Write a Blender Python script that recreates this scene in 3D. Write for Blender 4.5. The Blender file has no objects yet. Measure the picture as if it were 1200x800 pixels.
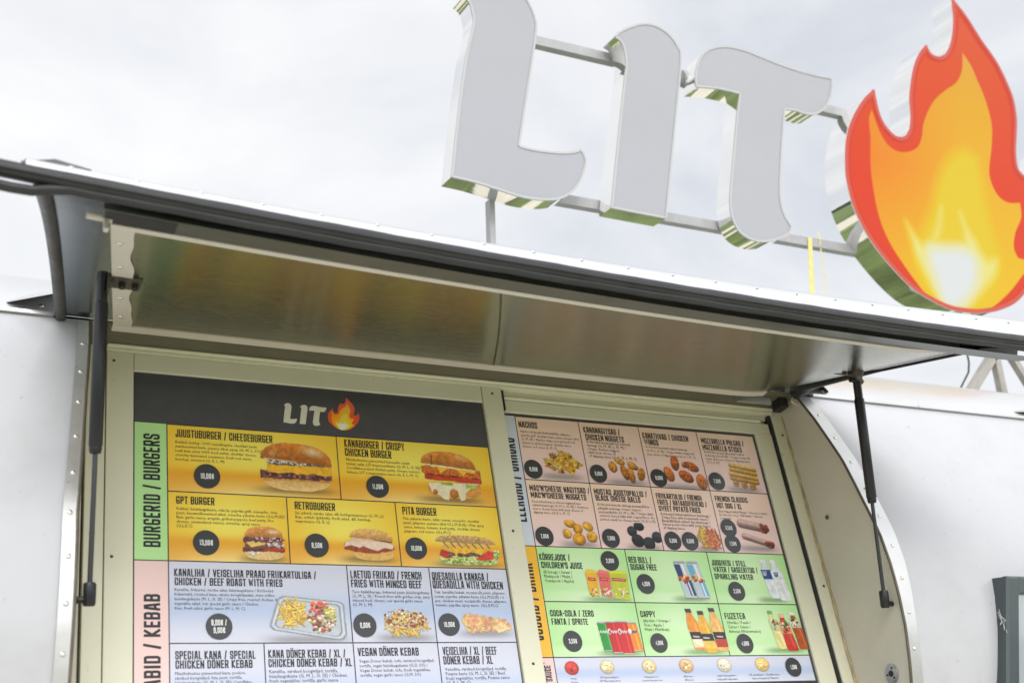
import bpy, math, random
import numpy as np
random.seed(7)
SC = bpy.context.scene
COL = SC.collection
# ------------------------------------------------------------------ camera
F = 1482.0
_vx = np.array([2975., 342., F]); _vz = np.array([-435., -2640., F])
AX = _vx/np.linalg.norm(_vx)
AZ = _vz - AX*(AX@_vz)/1.0; AZ = AZ/np.linalg.norm(AZ)
AY = np.cross(AZ, AX)
if AY[2] < 0: AY = -AY
R = np.stack([AX, AY, AZ])
CAM = np.array([0., -2.5, 1.35])
from mathutils import Matrix, Vector, noise as mnoise
cd = bpy.data.cameras.new('camera'); cam = bpy.data.objects.new('camera', cd); COL.objects.link(cam)
mw = Matrix.Identity(4)
rt, up, bk = R@np.array([1,0,0]), R@np.array([0,-1,0]), R@np.array([0,0,-1])
for i in range(3):
    mw[i][0] = rt[i]; mw[i][1] = up[i]; mw[i][2] = bk[i]; mw[i][3] = CAM[i]
LEAN = math.radians(14)      # everything is laid out along the window's own plane, which leans back by this much
TT = Matrix.Translation((0, 0, .92)) @ Matrix.Rotation(-LEAN, 4, 'X') @ Matrix.Translation((0, 0, -1.3))
cam.matrix_world = TT @ mw
cd.sensor_width = 36; cd.lens = 36*F/1200; cd.clip_start = .05; cd.clip_end = 3000
cd.dof.use_dof = True; cd.dof.focus_distance = 3.0; cd.dof.aperture_fstop = 3.2
SC.camera = cam
# ------------------------------------------------------------------ light
SUN_EL, SUN_AZ = math.radians(46), math.radians(200)     # bright overcast, sun and unseen sky behind the camera boosted to fill under the hatch
w = bpy.data.worlds.new('World'); SC.world = w; w.use_nodes = True
nt = w.node_tree; nt.nodes.clear()
N = nt.nodes.new; L = nt.links.new
out = N('ShaderNodeOutputWorld'); bg = N('ShaderNodeBackground'); bg.inputs[1].default_value = .1
sky = N('ShaderNodeTexSky'); sky.sky_type = 'NISHITA'; sky.sun_disc = False
sky.sun_elevation = SUN_EL; sky.sun_rotation = SUN_AZ
tc = N('ShaderNodeTexCoord')
mp = N('ShaderNodeMapping'); mp.inputs['Scale'].default_value = (1, 1, 1.6); L(tc.outputs['Generated'], mp.inputs[0])
n1 = N('ShaderNodeTexNoise'); n1.inputs['Scale'].default_value = 2.6; n1.inputs['Detail'].default_value = 9; n1.inputs['Roughness'].default_value = .55
n1.inputs['Distortion'].default_value = .5; L(mp.outputs[0], n1.inputs[0])
cr = N('ShaderNodeValToRGB'); L(n1.outputs[0], cr.inputs[0])
e = cr.color_ramp.elements
e[0].position = .30; e[0].color = (.53, .555, .60, 1); e[1].position = .66; e[1].color = (.775, .775, .775, 1)
el = e.new(.47); el.color = (.67, .68, .70, 1)
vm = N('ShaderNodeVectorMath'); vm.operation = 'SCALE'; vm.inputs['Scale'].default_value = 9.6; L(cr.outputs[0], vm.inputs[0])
sx = N('ShaderNodeVectorMath'); sx.operation = 'DOT_PRODUCT'; sx.inputs[1].default_value = (-.02, -.97, .2); L(tc.outputs['Generated'], sx.inputs[0]); mr = N('ShaderNodeMapRange'); mr.inputs[1].default_value = -.35; mr.inputs[2].default_value = .95; mr.inputs[3].default_value = 9.4; mr.inputs[4].default_value = 20.0  # clouds made brighter towards the unseen front sky as fill for the boards
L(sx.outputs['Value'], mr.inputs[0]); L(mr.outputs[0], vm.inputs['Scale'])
mx = N('ShaderNodeMixRGB'); mx.inputs[0].default_value = .94
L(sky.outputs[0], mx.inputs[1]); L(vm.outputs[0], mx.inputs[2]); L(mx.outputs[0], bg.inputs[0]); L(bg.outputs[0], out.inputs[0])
sd = bpy.data.lights.new('sun', 'SUN'); sd.energy = 1.35; sd.angle = math.radians(30); sd.color = (1, .96, .9)
so = bpy.data.objects.new('sun', sd); COL.objects.link(so)
sv = Vector((math.sin(SUN_AZ)*math.cos(SUN_EL), math.cos(SUN_AZ)*math.cos(SUN_EL), math.sin(SUN_EL)))
so.rotation_euler = sv.to_track_quat('Z', 'Y').to_euler(); so.location = (-3, -9, 7)
SC.view_settings.view_transform = 'Standard'; SC.view_settings.look = 'None'
SC.view_settings.exposure = 0.53; SC.view_settings.gamma = 1.0
# ------------------------------------------------------------------ helpers
def at(u, v, y=0.):
    r = R@np.array([u-600., v-400., F]); return CAM + r*((y-CAM[1])/r[1])
def bx(u, v, y=0.): return at(u, v, y)[0]
def bz(u, v, y=0.): return at(u, v, y)[2]
def lin(c):
    c = np.asarray(c, float)/255.; return np.where(c <= .04045, c/12.92, ((c+.055)/1.055)**2.4)
ORG = {}
class MB:
    def __init__(s): s.v = []; s.f = []; s.m = []; s.sm = []
    def add(s, vs, fs, mi=0, smooth=False):
        o = len(s.v); s.v.extend([tuple(float(c) for c in p) for p in vs])
        for f in fs: s.f.append(tuple(i+o for i in f)); s.m.append(mi); s.sm.append(smooth)
    def box(s, x0, x1, y0, y1, z0, z1, mi=0, bev=0.0):
        x0, x1 = min(x0, x1), max(x0, x1); y0, y1 = min(y0, y1), max(y0, y1); z0, z1 = min(z0, z1), max(z0, z1)
        if bev <= 0:
            s.add([(x0,y0,z0),(x1,y0,z0),(x1,y1,z0),(x0,y1,z0),(x0,y0,z1),(x1,y0,z1),(x1,y1,z1),(x0,y1,z1)],
                  [(0,3,2,1),(4,5,6,7),(0,1,5,4),(1,2,6,5),(2,3,7,6),(3,0,4,7)], mi); return
        # bevelled along the camera-facing (front, -y) rim
        b = bev
        s.add([(x0,y1,z0),(x1,y1,z0),(x1,y1,z1),(x0,y1,z1),
               (x0,y0+b,z0),(x1,y0+b,z0),(x1,y0+b,z1),(x0,y0+b,z1),
               (x0+b,y0,z0+b),(x1-b,y0,z0+b),(x1-b,y0,z1-b),(x0+b,y0,z1-b)],
              [(0,3,2,1),(0,1,5,4),(1,2,6,5),(2,3,7,6),(3,0,4,7),(4,5,9,8),(5,6,10,9),(6,7,11,10),(7,4,8,11),(8,9,10,11)], mi)
    def tube(s, pts, r, n=12, mi=0, cap=True, smooth=True):
        pts = [np.array(p, float) for p in pts]; k = len(pts)
        rs = r if hasattr(r, '__len__') else [r]*k
        ref = None; rings = []
        for i in range(k):
            t = pts[min(i+1, k-1)] - pts[max(i-1, 0)]; t /= np.linalg.norm(t)
            if ref is None:
                a = np.array([0,0,1.]) if abs(t[2]) < .9 else np.array([1.,0,0]); ref = np.cross(t, a)
            ref = ref - t*(ref@t); ref /= np.linalg.norm(ref); bi = np.cross(t, ref)
            rings.append([pts[i] + rs[i]*(math.cos(q)*ref+math.sin(q)*bi) for q in np.linspace(0, 2*math.pi, n, endpoint=False)])
        vs = [p for rg in rings for p in rg]; fs = []
        for i in range(k-1):
            for j in range(n): fs.append((i*n+j, i*n+(j+1) % n, (i+1)*n+(j+1) % n, (i+1)*n+j))
        s.add(vs, fs, mi, smooth)
        if cap: s.add(rings[0], [tuple(range(n))[::-1]], mi); s.add(rings[-1], [tuple(range(n))], mi)
    def dome(s, c, nrm, r, h, mi=0, n=10):
        c = np.array(c, float); nrm = np.array(nrm, float); nrm /= np.linalg.norm(nrm)
        a = np.array([0,0,1.]) if abs(nrm[2]) < .9 else np.array([1.,0,0]); e1 = np.cross(nrm, a); e1 /= np.linalg.norm(e1); e2 = np.cross(nrm, e1)
        vs = []
        for k, (rr, hh) in enumerate([(1, 0), (.92, .5), (.6, .88)]):
            for q in np.linspace(0, 2*math.pi, n, endpoint=False): vs.append(c+nrm*h*hh+r*rr*(math.cos(q)*e1+math.sin(q)*e2))
        vs.append(c+nrm*h); fs = []
        for k in range(2):
            for j in range(n): fs.append((k*n+j, k*n+(j+1) % n, (k+1)*n+(j+1) % n, (k+1)*n+j))
        for j in range(n): fs.append((2*n+j, 2*n+(j+1) % n, 3*n))
        s.add(vs, fs, mi, True)
    def grid(s, fn, nu, nv, mi=0, smooth=True, flip=False):
        vs = [fn(i/nu, j/nv) for j in range(nv+1) for i in range(nu+1)]; fs = []
        for j in range(nv):
            for i in range(nu):
                q = (j*(nu+1)+i, j*(nu+1)+i+1, (j+1)*(nu+1)+i+1, (j+1)*(nu+1)+i); fs.append(q[::-1] if flip else q)
        s.add(vs, fs, mi, smooth)
    def build(s, name, mats, parent=None, auto=True):
        me = bpy.data.meshes.new(name); base = np.array(ORG.get(parent.name, (0,0,0))) if parent else np.zeros(3)
        me.from_pydata([tuple(np.array(p)-base) for p in s.v], [], s.f)
        for m in (mats if isinstance(mats, (list, tuple)) else [mats]): me.materials.append(m)
        for p, mi, sm in zip(me.polygons, s.m, s.sm): p.material_index = mi; p.use_smooth = sm
        o = bpy.data.objects.new(name, me); COL.objects.link(o)
        if parent: o.parent = parent; ORG[o.name] = ORG.get(parent.name, (0,0,0))
        return o
def thing(name, loc, label, cat, group=None):
    o = bpy.data.objects.new(name, None); COL.objects.link(o); o.location = loc; o.empty_display_size = .1
    ORG[o.name] = loc; o['label'] = label; o['category'] = cat
    if group: o['group'] = group
    return o
def tag(o, label, cat): o['label'] = label; o['category'] = cat
# ------------------------------------------------------------------ materials
def mat(name, col, rough=.5, metal=0., coat=0., bump=0., bscale=30, var=0., vscale=6, spec=.5, rvar=0., dirt=0., dirtcol=(.12,.1,.07), aniso=None, stretch=(1,1,1), bdist=.002):
    m = bpy.data.materials.new(name); m.use_nodes = True; t = m.node_tree; b = t.nodes['Principled BSDF']
    b.inputs['Base Color'].default_value = (*col, 1); b.inputs['Roughness'].default_value = rough; b.inputs['Metallic'].default_value = metal
    b.inputs['Coat Weight'].default_value = coat; b.inputs['Coat Roughness'].default_value = .08; b.inputs['Specular IOR Level'].default_value = spec
    co = t.nodes.new('ShaderNodeTexCoord'); mpn = t.nodes.new('ShaderNodeMapping'); mpn.inputs['Scale'].default_value = stretch
    t.links.new(co.outputs['Object'], mpn.inputs[0])
    def nz(sc, det=5, ro=.6):
        n = t.nodes.new('ShaderNodeTexNoise'); n.inputs['Scale'].default_value = sc; n.inputs['Detail'].default_value = det; n.inputs['Roughness'].default_value = ro
        t.links.new(mpn.outputs[0], n.inputs[0]); return n
    def rng(n, a, bb, lo, hi):
        r = t.nodes.new('ShaderNodeMapRange'); r.inputs[1].default_value = a; r.inputs[2].default_value = bb; r.inputs[3].default_value = lo; r.inputs[4].default_value = hi
        t.links.new(n.outputs[0], r.inputs[0]); return r
    cur = None
    if var:
        r = rng(nz(vscale), .3, .7, 1-var, 1+var); mm = t.nodes.new('ShaderNodeVectorMath'); mm.operation = 'SCALE'; mm.inputs[0].default_value = col
        t.links.new(r.outputs[0], mm.inputs['Scale']); cur = mm.outputs[0]
    if dirt:
        r = rng(nz(55, 3, .5), .68, .76, 0, dirt); r2 = rng(nz(5, 4, .7), .52, .8, 0, dirt*.45)
        ad = t.nodes.new('ShaderNodeMath'); ad.operation = 'MAXIMUM'; t.links.new(r.outputs[0], ad.inputs[0]); t.links.new(r2.outputs[0], ad.inputs[1])
        mi = t.nodes.new('ShaderNodeMixRGB'); mi.inputs[1].default_value = (*col, 1); mi.inputs[2].default_value = (*dirtcol, 1)
        if cur: t.links.new(cur, mi.inputs[1])
        t.links.new(ad.outputs[0], mi.inputs[0]); cur = mi.outputs[0]
    if cur: t.links.new(cur, b.inputs['Base Color'])
    if rvar: t.links.new(rng(nz(vscale*1.7), .3, .7, max(0, rough-rvar), rough+rvar).outputs[0], b.inputs['Roughness'])
    if bump:
        bn = t.nodes.new('ShaderNodeBump'); bn.inputs['Strength'].default_value = bump; bn.inputs['Distance'].default_value = bdist
        t.links.new(nz(bscale, 3).outputs[0], bn.inputs['Height']); t.links.new(bn.outputs[0], b.inputs['Normal'])
    if aniso is not None:
        b.inputs['Anisotropic'].default_value = aniso
    return m
def vmat(name, rough=.42, coat=.25, spec=.5):
    m = bpy.data.materials.new(name); m.use_nodes = True; t = m.node_tree; b = t.nodes['Principled BSDF']
    a = t.nodes.new('ShaderNodeVertexColor'); a.layer_name = 'Col'; t.links.new(a.outputs[0], b.inputs['Base Color'])
    b.inputs['Specular IOR Level'].default_value = spec; b.inputs['Roughness'].default_value = rough; b.inputs['Coat Weight'].default_value = coat; b.inputs['Coat Roughness'].default_value = .15
    return m
M = dict(
    skin=mat('white_aluminium_skin', (.465,.472,.50), .25, .0, 0, .45, 3.2, .055, 1.6, spec=.35, dirt=.5, dirtcol=(.3,.29,.27), bdist=.012),
    roof=mat('polished_roof_skin', (.62,.63,.64), .30, .6, 0, .2, 4, .02, 3, dirt=.2, dirtcol=(.4,.4,.4), bdist=.01),
    strip=mat('aluminium_trim', (.60,.60,.59), .38, .85, 0, .1, 60, .05, 8, dirt=.5),
    rivet=mat('rivet_metal', (.72,.72,.70), .25, .95),
    lining=mat('brushed_lining', (.37,.36,.29), .19, 1., 0, .6, 320, .04, .5, rvar=.03, stretch=(.02,1.2,1.2), bdist=.0012),
    under=mat('bare_hatch_underside', (.42,.46,.50), .22, .9, 0, .15, 6, .05, 9, rvar=.05, bdist=.006),
    cream=mat('cream_window_frame', (.74,.73,.575), .38, 0, .1, .05, 80, .03, 5, dirt=.25, dirtcol=(.35,.31,.2)),
    jamb=mat('beige_jamb_panel', (.60,.575,.51), .45, 0, 0, .15, 25, .06, 3, dirt=.18, dirtcol=(.3,.25,.17)),
    caulk=mat('old_caulk', (.42,.34,.2), .7, 0, 0, .4, 120, .3, 25),
    rubber=mat('black_rubber', (.018,.019,.021), .42, 0, 0, .3, 60, .3, 12, rvar=.08),
    grubber=mat('grey_rubber', (.075,.075,.078), .5, 0, 0, .3, 50, .25, 12, rvar=.1),
    flange=mat('dark_flange', (.10,.108,.10), .4, .3, 0, .1, 40, .2, 7, dirt=.3, dirtcol=(.02,.02,.02)),
    black=mat('black_strut', (.008,.009,.013), .38, 0, 0, .05, 90, .2, 20),
    rod=mat('steel_rod', (.06,.063,.07), .3, .7), 
    print_white=mat('faded_strut_print', (.5,.52,.52), .6),
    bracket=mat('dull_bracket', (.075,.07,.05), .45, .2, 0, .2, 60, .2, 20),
    dark=mat('dark_interior', (.02,.02,.02), .8),
    soffit=mat('olive_header', (.13,.125,.085), .5, 0, 0, .1, 40, .1, 8, dirt=.3),
    board=mat('board_dark', (.052,.052,.056), .5, 0, .1, .12, 300, .06, 40),
    header=mat('charcoal_header', (.066,.067,.078), .42, 0, .2, .12, 240, .10, 30, dirt=.05, dirtcol=(.3,.3,.3)),
    ink=mat('print_ink', (.020,.021,.024), .45),
    inksoft=mat('print_small_ink', (.04,.038,.036), .5),
    badge=mat('badge_charcoal', (.040,.043,.048), .4, 0, .2),
    paper=mat('print_white_ink', (.86,.87,.88), .5),
    logocream=mat('logo_cream', (.74,.72,.60), .5),
    vc=vmat('printed_picture'),
    acrylic=mat('white_acrylic', (.345,.352,.385), .38, 0, .15, .08, 12, .03, 2.2, dirt=.12, dirtcol=(.22,.22,.22)),
    edge=mat('white_letter_edge', (.44,.44,.45), .4),
    chrome=mat('mirror_return', (.90,.90,.89), .03, 1., 0, .05, 5, 0, dirt=.06, dirtcol=(.25,.25,.25), bdist=.006),
    galv=mat('galvanised_rail', (.38,.38,.39), .5, .3, 0, .1, 40, .12, 15, dirt=.2),
    flame=vmat('printed_flame', .5, 0., .25),
    case=mat('green_grey_case', (.050,.066,.070), .32, .1, .15, .08, 200, .05, 20),
    glass=mat('dark_glazing', (.32,.35,.38), .05, 0, .5),
    legs=mat('weathered_leg', (.36,.34,.31), .55, .2, 0, .2, 40, .2, 14, dirt=.3),
    edgeb=mat('brown_edge', (.11,.095,.07), .5, .2, 0, .2, 60, .3, 20),
    strap=mat('yellow_strap', (.66,.61,.24), .6, 0, 0, .4, 300, .06, 40),
    web=mat('spider_silk', (.75,.75,.72), .5),
    cable=mat('dark_cable', (.03,.025,.025), .5),
    twine=mat('pale_twine', (.6,.55,.42), .8),
    lock=mat('steel_lock', (.50,.50,.49), .28, .9, 0, .05, 40, .05, 20),
    grass=mat('grass_ground', (.12,.16,.05), .9, 0, 0, .6, 9, .6, 1.1, dirt=.5, dirtcol=(.06,.07,.03)),
    gravel=mat('gravel_track', (.58,.545,.45), .9, 0, 0, .5, 30, .2, 6),
    hill=mat('far_woods', (.022,.040,.022), .95, 0, 0, .5, .3, .5, .05),
)
# ------------------------------------------------------------------ ground
GZ = 0.
def struct(name, mb, m, kind='structure'):
    o = mb.build(name, m); o['kind'] = kind; return o
g = MB(); g.grid(lambda a, b: (-900+1800*a, -900+1800*b, GZ), 30, 30, smooth=False); struct('ground', g, M['grass'])
g = MB(); g.grid(lambda a, b: (-300+600*a, -.6-6.2*b+1.0*math.sin(a*40), GZ+.006), 60, 1, smooth=False); struct('path', g, M['gravel'])
g = MB(); g.grid(lambda a, b: (-300+600*a, -58-14*b+5*math.sin(a*6), GZ+.006), 60, 1, smooth=False); struct('road', g, M['gravel'])
for y0_, wd_ in ((4.6, .9), (8.2, 2.4)):
    g = MB(); g.grid(lambda a, b: (-300+600*a, y0_+wd_*b+.5*math.sin(a*55+y0_), GZ+.006), 80, 1, smooth=False); struct('path', g, M['gravel'])
def hillf(a, b):
    q = a*2*math.pi; r = 190+40*b
    h = (12+6*mnoise.noise((math.cos(q)*4, math.sin(q)*4, 0))+5*mnoise.noise((math.cos(q)*30, math.sin(q)*30, 3)))*(1 if .0 < b < 1 else 0)
    return (r*math.cos(q), r*math.sin(q), GZ+h-.5)
g = MB(); g.grid(hillf, 240, 4); struct('hills', g, M['hill'])
# ------------------------------------------------------------------ trailer body
TR = thing('food_trailer', (1.35, .5, GZ), 'white aluminium food trailer with rounded roof and its serving hatch propped open', 'food trailer')
PROF = [(-.02,.75),(-.05,1.2),(-.07,1.55),(-.12,1.75),(-.19,1.90),(-.219,1.978),(-.234,2.027),(-.253,2.104),(-.263,2.184),(-.266,2.263),(-.260,2.346),(-.243,2.421),
        (-.226,2.498),(-.208,2.572),(-.181,2.644),(-.148,2.728),(-.103,2.820)]
ROOFP = [(-.103,2.826),(-.082,2.873),(-.052,2.922),(-.015,2.965),(.03,2.997),(.1,3.034),(.2,3.064),(.3,3.083),(.42,3.09),(.55,3.083),(.68,3.058),(.80,3.012),(.92,2.93),(1.02,2.80),(1.09,2.62)]
pz = np.array([p[1] for p in PROF]); py_ = np.array([p[0] for p in PROF])
def by(z): return float(np.interp(z, pz, py_))
def xl_out(z): return float(np.interp(z, [2.009,2.311,2.592,2.841], [.322,.325,.346,.369]))
def xl_in(z): return float(np.interp(z, [2.009,2.313,2.594,2.749,2.844], [.347,.348,.368,.383,.390]))
XR = 2.285
def xr_out(z): return float(np.interp(z, [1.977,2.104,2.264,2.41,2.559,2.819], [2.318,2.318,2.331,2.334,2.331,2.328]))
zsm = np.concatenate([[.75,1.2,1.5,1.65], np.linspace(1.7, 2.82, 40)])
def skin_grid(mb, xa, xb, zs, off=0., nu=1, mi=0):
    def fn(a, b):
        z = float(np.interp(b, np.linspace(0,1,len(zs)), zs)); x0, x1 = xa(z), xb(z)
        # outward offset along profile normal
        d = .01; ty = by(min(z+d,2.82))-by(z-d); nn = np.array([-(2*d), ty]); nn /= np.linalg.norm(nn)
        return (x0+(x1-x0)*a, by(z)+off*nn[0], z+off*nn[1])
    mb.grid(fn, nu, len(zs)-1, mi)
b = MB(); skin_grid(b, lambda z: -2.6, xl_out, zsm, nu=12); b.build('side_panel', M['skin'], TR)
b = MB(); skin_grid(b, lambda z: xr_out(z), lambda z: 5.3, zsm, nu=14); b.build('side_panel', M['skin'], TR)
b = MB(); zlow = zsm[zsm < 1.71]; skin_grid(b, xl_out, lambda z: xr_out(z), zlow, nu=6); b.build('lower_panel', M['skin'], TR)
# polished roof
b = MB()
def roof_fn(a, q):
    s = q*(len(ROOFP)-1); i = min(int(s), len(ROOFP)-2); f = s-i
    p = [ROOFP[max(i-1,0)], ROOFP[i], ROOFP[i+1], ROOFP[min(i+2,len(ROOFP)-1)]]
    c = lambda k: .5*((2*p[1][k])+(-p[0][k]+p[2][k])*f+(2*p[0][k]-5*p[1][k]+4*p[2][k]-p[3][k])*f*f+(-p[0][k]+3*p[1][k]-3*p[2][k]+p[3][k])*f**3)
    return (-2.6+7.9*a, c(0), c(1))
b.grid(roof_fn, 24, 56); b.build('roof', M['roof'], TR)
# rear wall and end walls
b = MB()
loop = [(y, z) for y, z in PROF] + ROOFP + [(1.12,2.3),(1.10,1.9),(1.05,1.2),(1.0,.75)]
b.grid(lambda a, q: (-2.6+7.9*a, *[float(np.interp(q, np.linspace(0,1,5), [c[k] for c in [ROOFP[-1],(1.12,2.3),(1.10,1.9),(1.05,1.2),(1.0,.75)]])) for k in (0,1)]), 4, 16)
for X in (-2.6, 5.3):
    n = len(loop); b.add([(X, y, z) for y, z in loop], [tuple(range(n)) if X > 0 else tuple(range(n))[::-1]])
b.add([(-2.6,-.02,.75),(5.3,-.02,.75),(5.3,1.0,.75),(-2.6,1.0,.75)], [(0,1,2,3)])
b.build('rear_wall', M['skin'], TR)
# roof seam moulding with rivets
def seam(x0, x1):
    b = MB()
    b.box(x0, x1, -.113, -.094, 2.8185, 2.8265, 0)
    for x in np.arange(x0+.06, x1, .118): b.dome((x, -.0915, 2.8515), (0,-.9,.43), .0052, .003, 1)
    b.build('roof_seam', [M['strip'], M['rivet']], TR)
seam(-2.6, .315); seam(2.345, 5.3)
# riveted edge strips round the serving opening
zs2 = np.linspace(1.7, 2.815, 44)
for side in (0, 1):
    b = MB()
    if side == 0: xa, xb = (lambda z: xl_out(z)-.002), xl_in
    else: xa, xb = (lambda z: XR), (lambda z: xr_out(z)+.002 if z > 2.25 else xr_out(z)+.002)
    skin_grid(b, xa, xb, zs2, .0045, 1, 0)
    skin_grid(b, xb, lambda z, f=xb: f(z)+1e-4, zs2, .0022, 1, 0)
    for z in np.arange(1.80, 2.81, .085):
        xm = (xa(z)+xb(z))/2; b.dome((xm, by(z)-.0042, z), (0,-1,.1 if z<2.4 else .35), .0052, .0034, 1)
    b.build('edge_strip', [M['strip'], M['rivet']], TR)
# jambs: from the outer skin back to the window plane
def jamb(xa, xb, flip):
    b = MB()
    def fn(a, q):
        z = 1.7+(2.823-1.7)*q; y0 = by(z)-.004
        return (xa(z)+(xb-xa(z))*a, y0+(0.03-y0)*a, z)
    b.grid(fn, 8, 44, 0, True, flip); return b
jl = jamb(xl_in, .402, False); jl.build('jamb_panel', M['jamb'], TR)
jr = jamb(lambda z: XR, 2.316, True)
for (u, v) in [(1009, 608), (925, 478)]:
    q = at(u, v, -.08 if u > 1000 else -.03); jr.dome((2.30 if u>1000 else 2.308, q[1], q[2]), (-1,0,0), .006, .003, 1)
JR = jr.build('jamb_panel', [M['jamb'], M['bracket']], TR)
b = MB(); b.tube([(XR-.001, by(z)-.0025, z) for z in np.linspace(1.7, 2.815, 50)], .0036, 8); b.build('opening_edge', M['edgeb'], TR); b = MB(); b.tube([(xl_in(z)+.001, by(z)-.0025, z) for z in np.linspace(1.7, 2.815, 50)], .0036, 8); b.build('opening_edge', M['edgeb'], TR)
b = MB(); b.tube([(2.3100+.0012*math.sin(i*1.7), -.007+.0015*math.sin(i*2.3), 1.75+i*.027) for i in range(40)], [.0035+.0015*abs(math.sin(i*1.1)) for i in range(40)], 7)
b.build('caulk_line', M['caulk'], TR)
b = MB(); lc = np.array([2.3005, -.160, 2.019])
b.tube([lc+np.array([-.010,0,0]), lc+np.array([.004,0,0])], .024, 28, 0); b.tube([lc+np.array([-.0125,0,0]), lc+np.array([-.009,0,0])], .019, 28, 0)
b.tube([lc+np.array([-.014,0,0]), lc+np.array([-.012,0,0])], .0075, 16, 1)
for a in (0, 2.1, 4.2): b.dome(lc+np.array([-.0125, .0135*math.cos(a), .0135*math.sin(a)]), (-1,0,0), .003, .0015, 1)
b.build('hatch_lock', [M['lock'], M['dark']], TR)
# ------------------------------------------------------------------ window frame
W = MB()
FR = bpy.data.objects.new('window_frame', None); COL.objects.link(FR); FR.parent = TR; ORG[FR.name] = ORG[TR.name]
b = MB(); b.box(.402, 2.316, .055, .075, 1.62, 2.84); b.build('back_panel', M['dark'], FR)
b = MB(); b.box(.39, 2.330, -.100, .05, 2.824, 2.85); b.build('head_soffit', M['soffit'], FR)
b = MB(); b.box(.4425, 2.273, -.016, .03, 2.8175, 2.8235, 0, .0015); b.box(.4425, 2.273, -.008, .03, 2.8095, 2.8172, 0, .001); b.build('head_rail', M['cream'], FR)
b = MB(); b.box(.4025, .4415, -.004, .05, 1.62, 2.8235, 0, .0012); b.build('outer_stile', M['cream'], FR)
b = MB(); b.box(.4435, .5005, -.006, .05, 1.62, 2.8092, 0, .0012)
for z in (2.785, 2.33): b.dome((.458,-.006,z), (0,-1,0), .0034, .0018, 1)
b.build('sash_stile', [M['cream'], M['bracket']], FR)
b = MB(); b.box(.5018, 1.3550, -.006, .05, 2.7645, 2.8092, 0, .0012); b.build('sash_rail', M['cream'], FR)
b = MB(); b.box(1.3566, 1.4105, -.008, .05, 1.62, 2.8092, 0, .0012)
for z in (2.79, 2.42, 2.10): b.dome((1.384,-.008,z), (0,-1,0), .0036, .0018, 1)
b.build('mullion', [M['cream'], M['bracket']], FR)
b = MB(); b.box(1.4112, 1.4210, .000, .05, 2.752, 2.806); b.build('track_stop', M['rubber'], FR)
b = MB(); b.box(1.4214, 2.2620, .022, .05, 2.742, 2.8092); b.tube([(1.4216,.010,2.7905),(2.235,.010,2.7905)], .0062, 12); b.box(1.4216, 2.262, .014, .0218, 2.7965, 2.8088); b.build('track_rail', M['cream'], FR)
b = MB(); b.box(1.4214, 2.2610, .006, .0216, 2.7495, 2.7825, 0, .001); b.build('sash_rail', M['cream'], FR)
b = MB(); b.box(2.2062, 2.2625, .0055, .05, 1.62, 2.7490, 0, .001); b.build('sash_stile', M['cream'], FR)
b = MB(); b.box(2.2636, 2.2722, .001, .05, 1.62, 2.806); b.build('window_gasket', M['rubber'], FR)
b = MB(); b.box(2.2733, 2.3150, -.004, .05, 1.62, 2.8235, 0, .0012); b.dome((2.294,-.004,2.30), (0,-1,0), .004, .002, 1); b.dome((2.294,-.004,2.745), (0,-1,0), .004, .002, 1); b.build('outer_stile', [M['cream'], M['bracket']], FR)
b = MB(); b.box(.402, 2.316, -.12, .05, 1.58, 1.62); b.build('window_sill', M['cream'], FR)
# ------------------------------------------------------------------ serving hatch
HT = bpy.data.objects.new('serving_hatch', None); COL.objects.link(HT); HT.parent = TR; ORG[HT.name] = ORG[TR.name]
DF = .675
def hy(t): return -.105-DF*t
def H(u, t, off=0.):
    d = DF*t; z = 2.830-.045*d-.405*d*d
    s = -.045-.81*d; nn = np.array([s, 1.]); nn = nn/np.linalg.norm(nn)   # (y,z) up normal; y grows inward
    z += t*(.042-.048*u-.019*4*u*(1-u))
    x = (.33-.13*t)*(1-u)+(2.285+.075*t)*u
    return np.array([x, hy(t)+off*(-abs(nn[0])), z+off*nn[1]])
def Hx(x, t, off=0.):
    x0, x1 = H(0,t)[0], H(1,t)[0]; return H((x-x0)/(x1-x0), t, off)
b = MB(); b.grid(lambda u, t: H(u, t, .0), 40, 20, 0)
b.build('hatch_skin', M['skin'], HT)
b = MB(); b.grid(lambda u, t: H(u, t*.995, -.004), 40, 20, 0, True, True)
b.build('hatch_underside', M['under'], HT)
# edge seals
b = MB(); b.tube([H(.0, t, -.011) for t in np.linspace(.0, 1, 24)], .0115, 14); b.build('edge_seal', M['grubber'], HT)
b = MB(); b.tube([H(1.0, t, -.006) for t in np.linspace(.0, 1, 24)], [max(.0055, .017-.017*t) for t in np.linspace(.0, 1, 24)], 10)
for t in (.2,.42,.62,.8): b.dome(H(.985,t,-.005), (0,0,-1), .005, .003)
b.build('edge_seal', M['rubber'], HT)
us = np.linspace(-.075, 1.06, 84)
wob = lambda i: .0005*math.sin(i*.9)+.0003*math.sin(i*2.1)
def sag(u): return -.017*np.clip((.022-u)/.035, 0, 1)**2*(3-2*np.clip((.022-u)/.035, 0, 1))+.016*np.clip((-.03-u)/.03, 0, 1)
b = MB()
b.tube([H(u,1,0)+np.array([0,-.006,.0035+wob(i)]) for i, u in enumerate(us)], .0145, 14)
b.tube([H(u,1,0)+np.array([0,-.003,-.011+sag(u)+wob(i+3)]) for i, u in enumerate(us)], [.0082 if u > .02 else .0088 for u in us], 12)
b.tube([H(u,1,0)+np.array([0,-.0195,-.003]) for u in us], .0022, 8)
b.build('front_seal', M['rubber'], HT)
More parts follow.
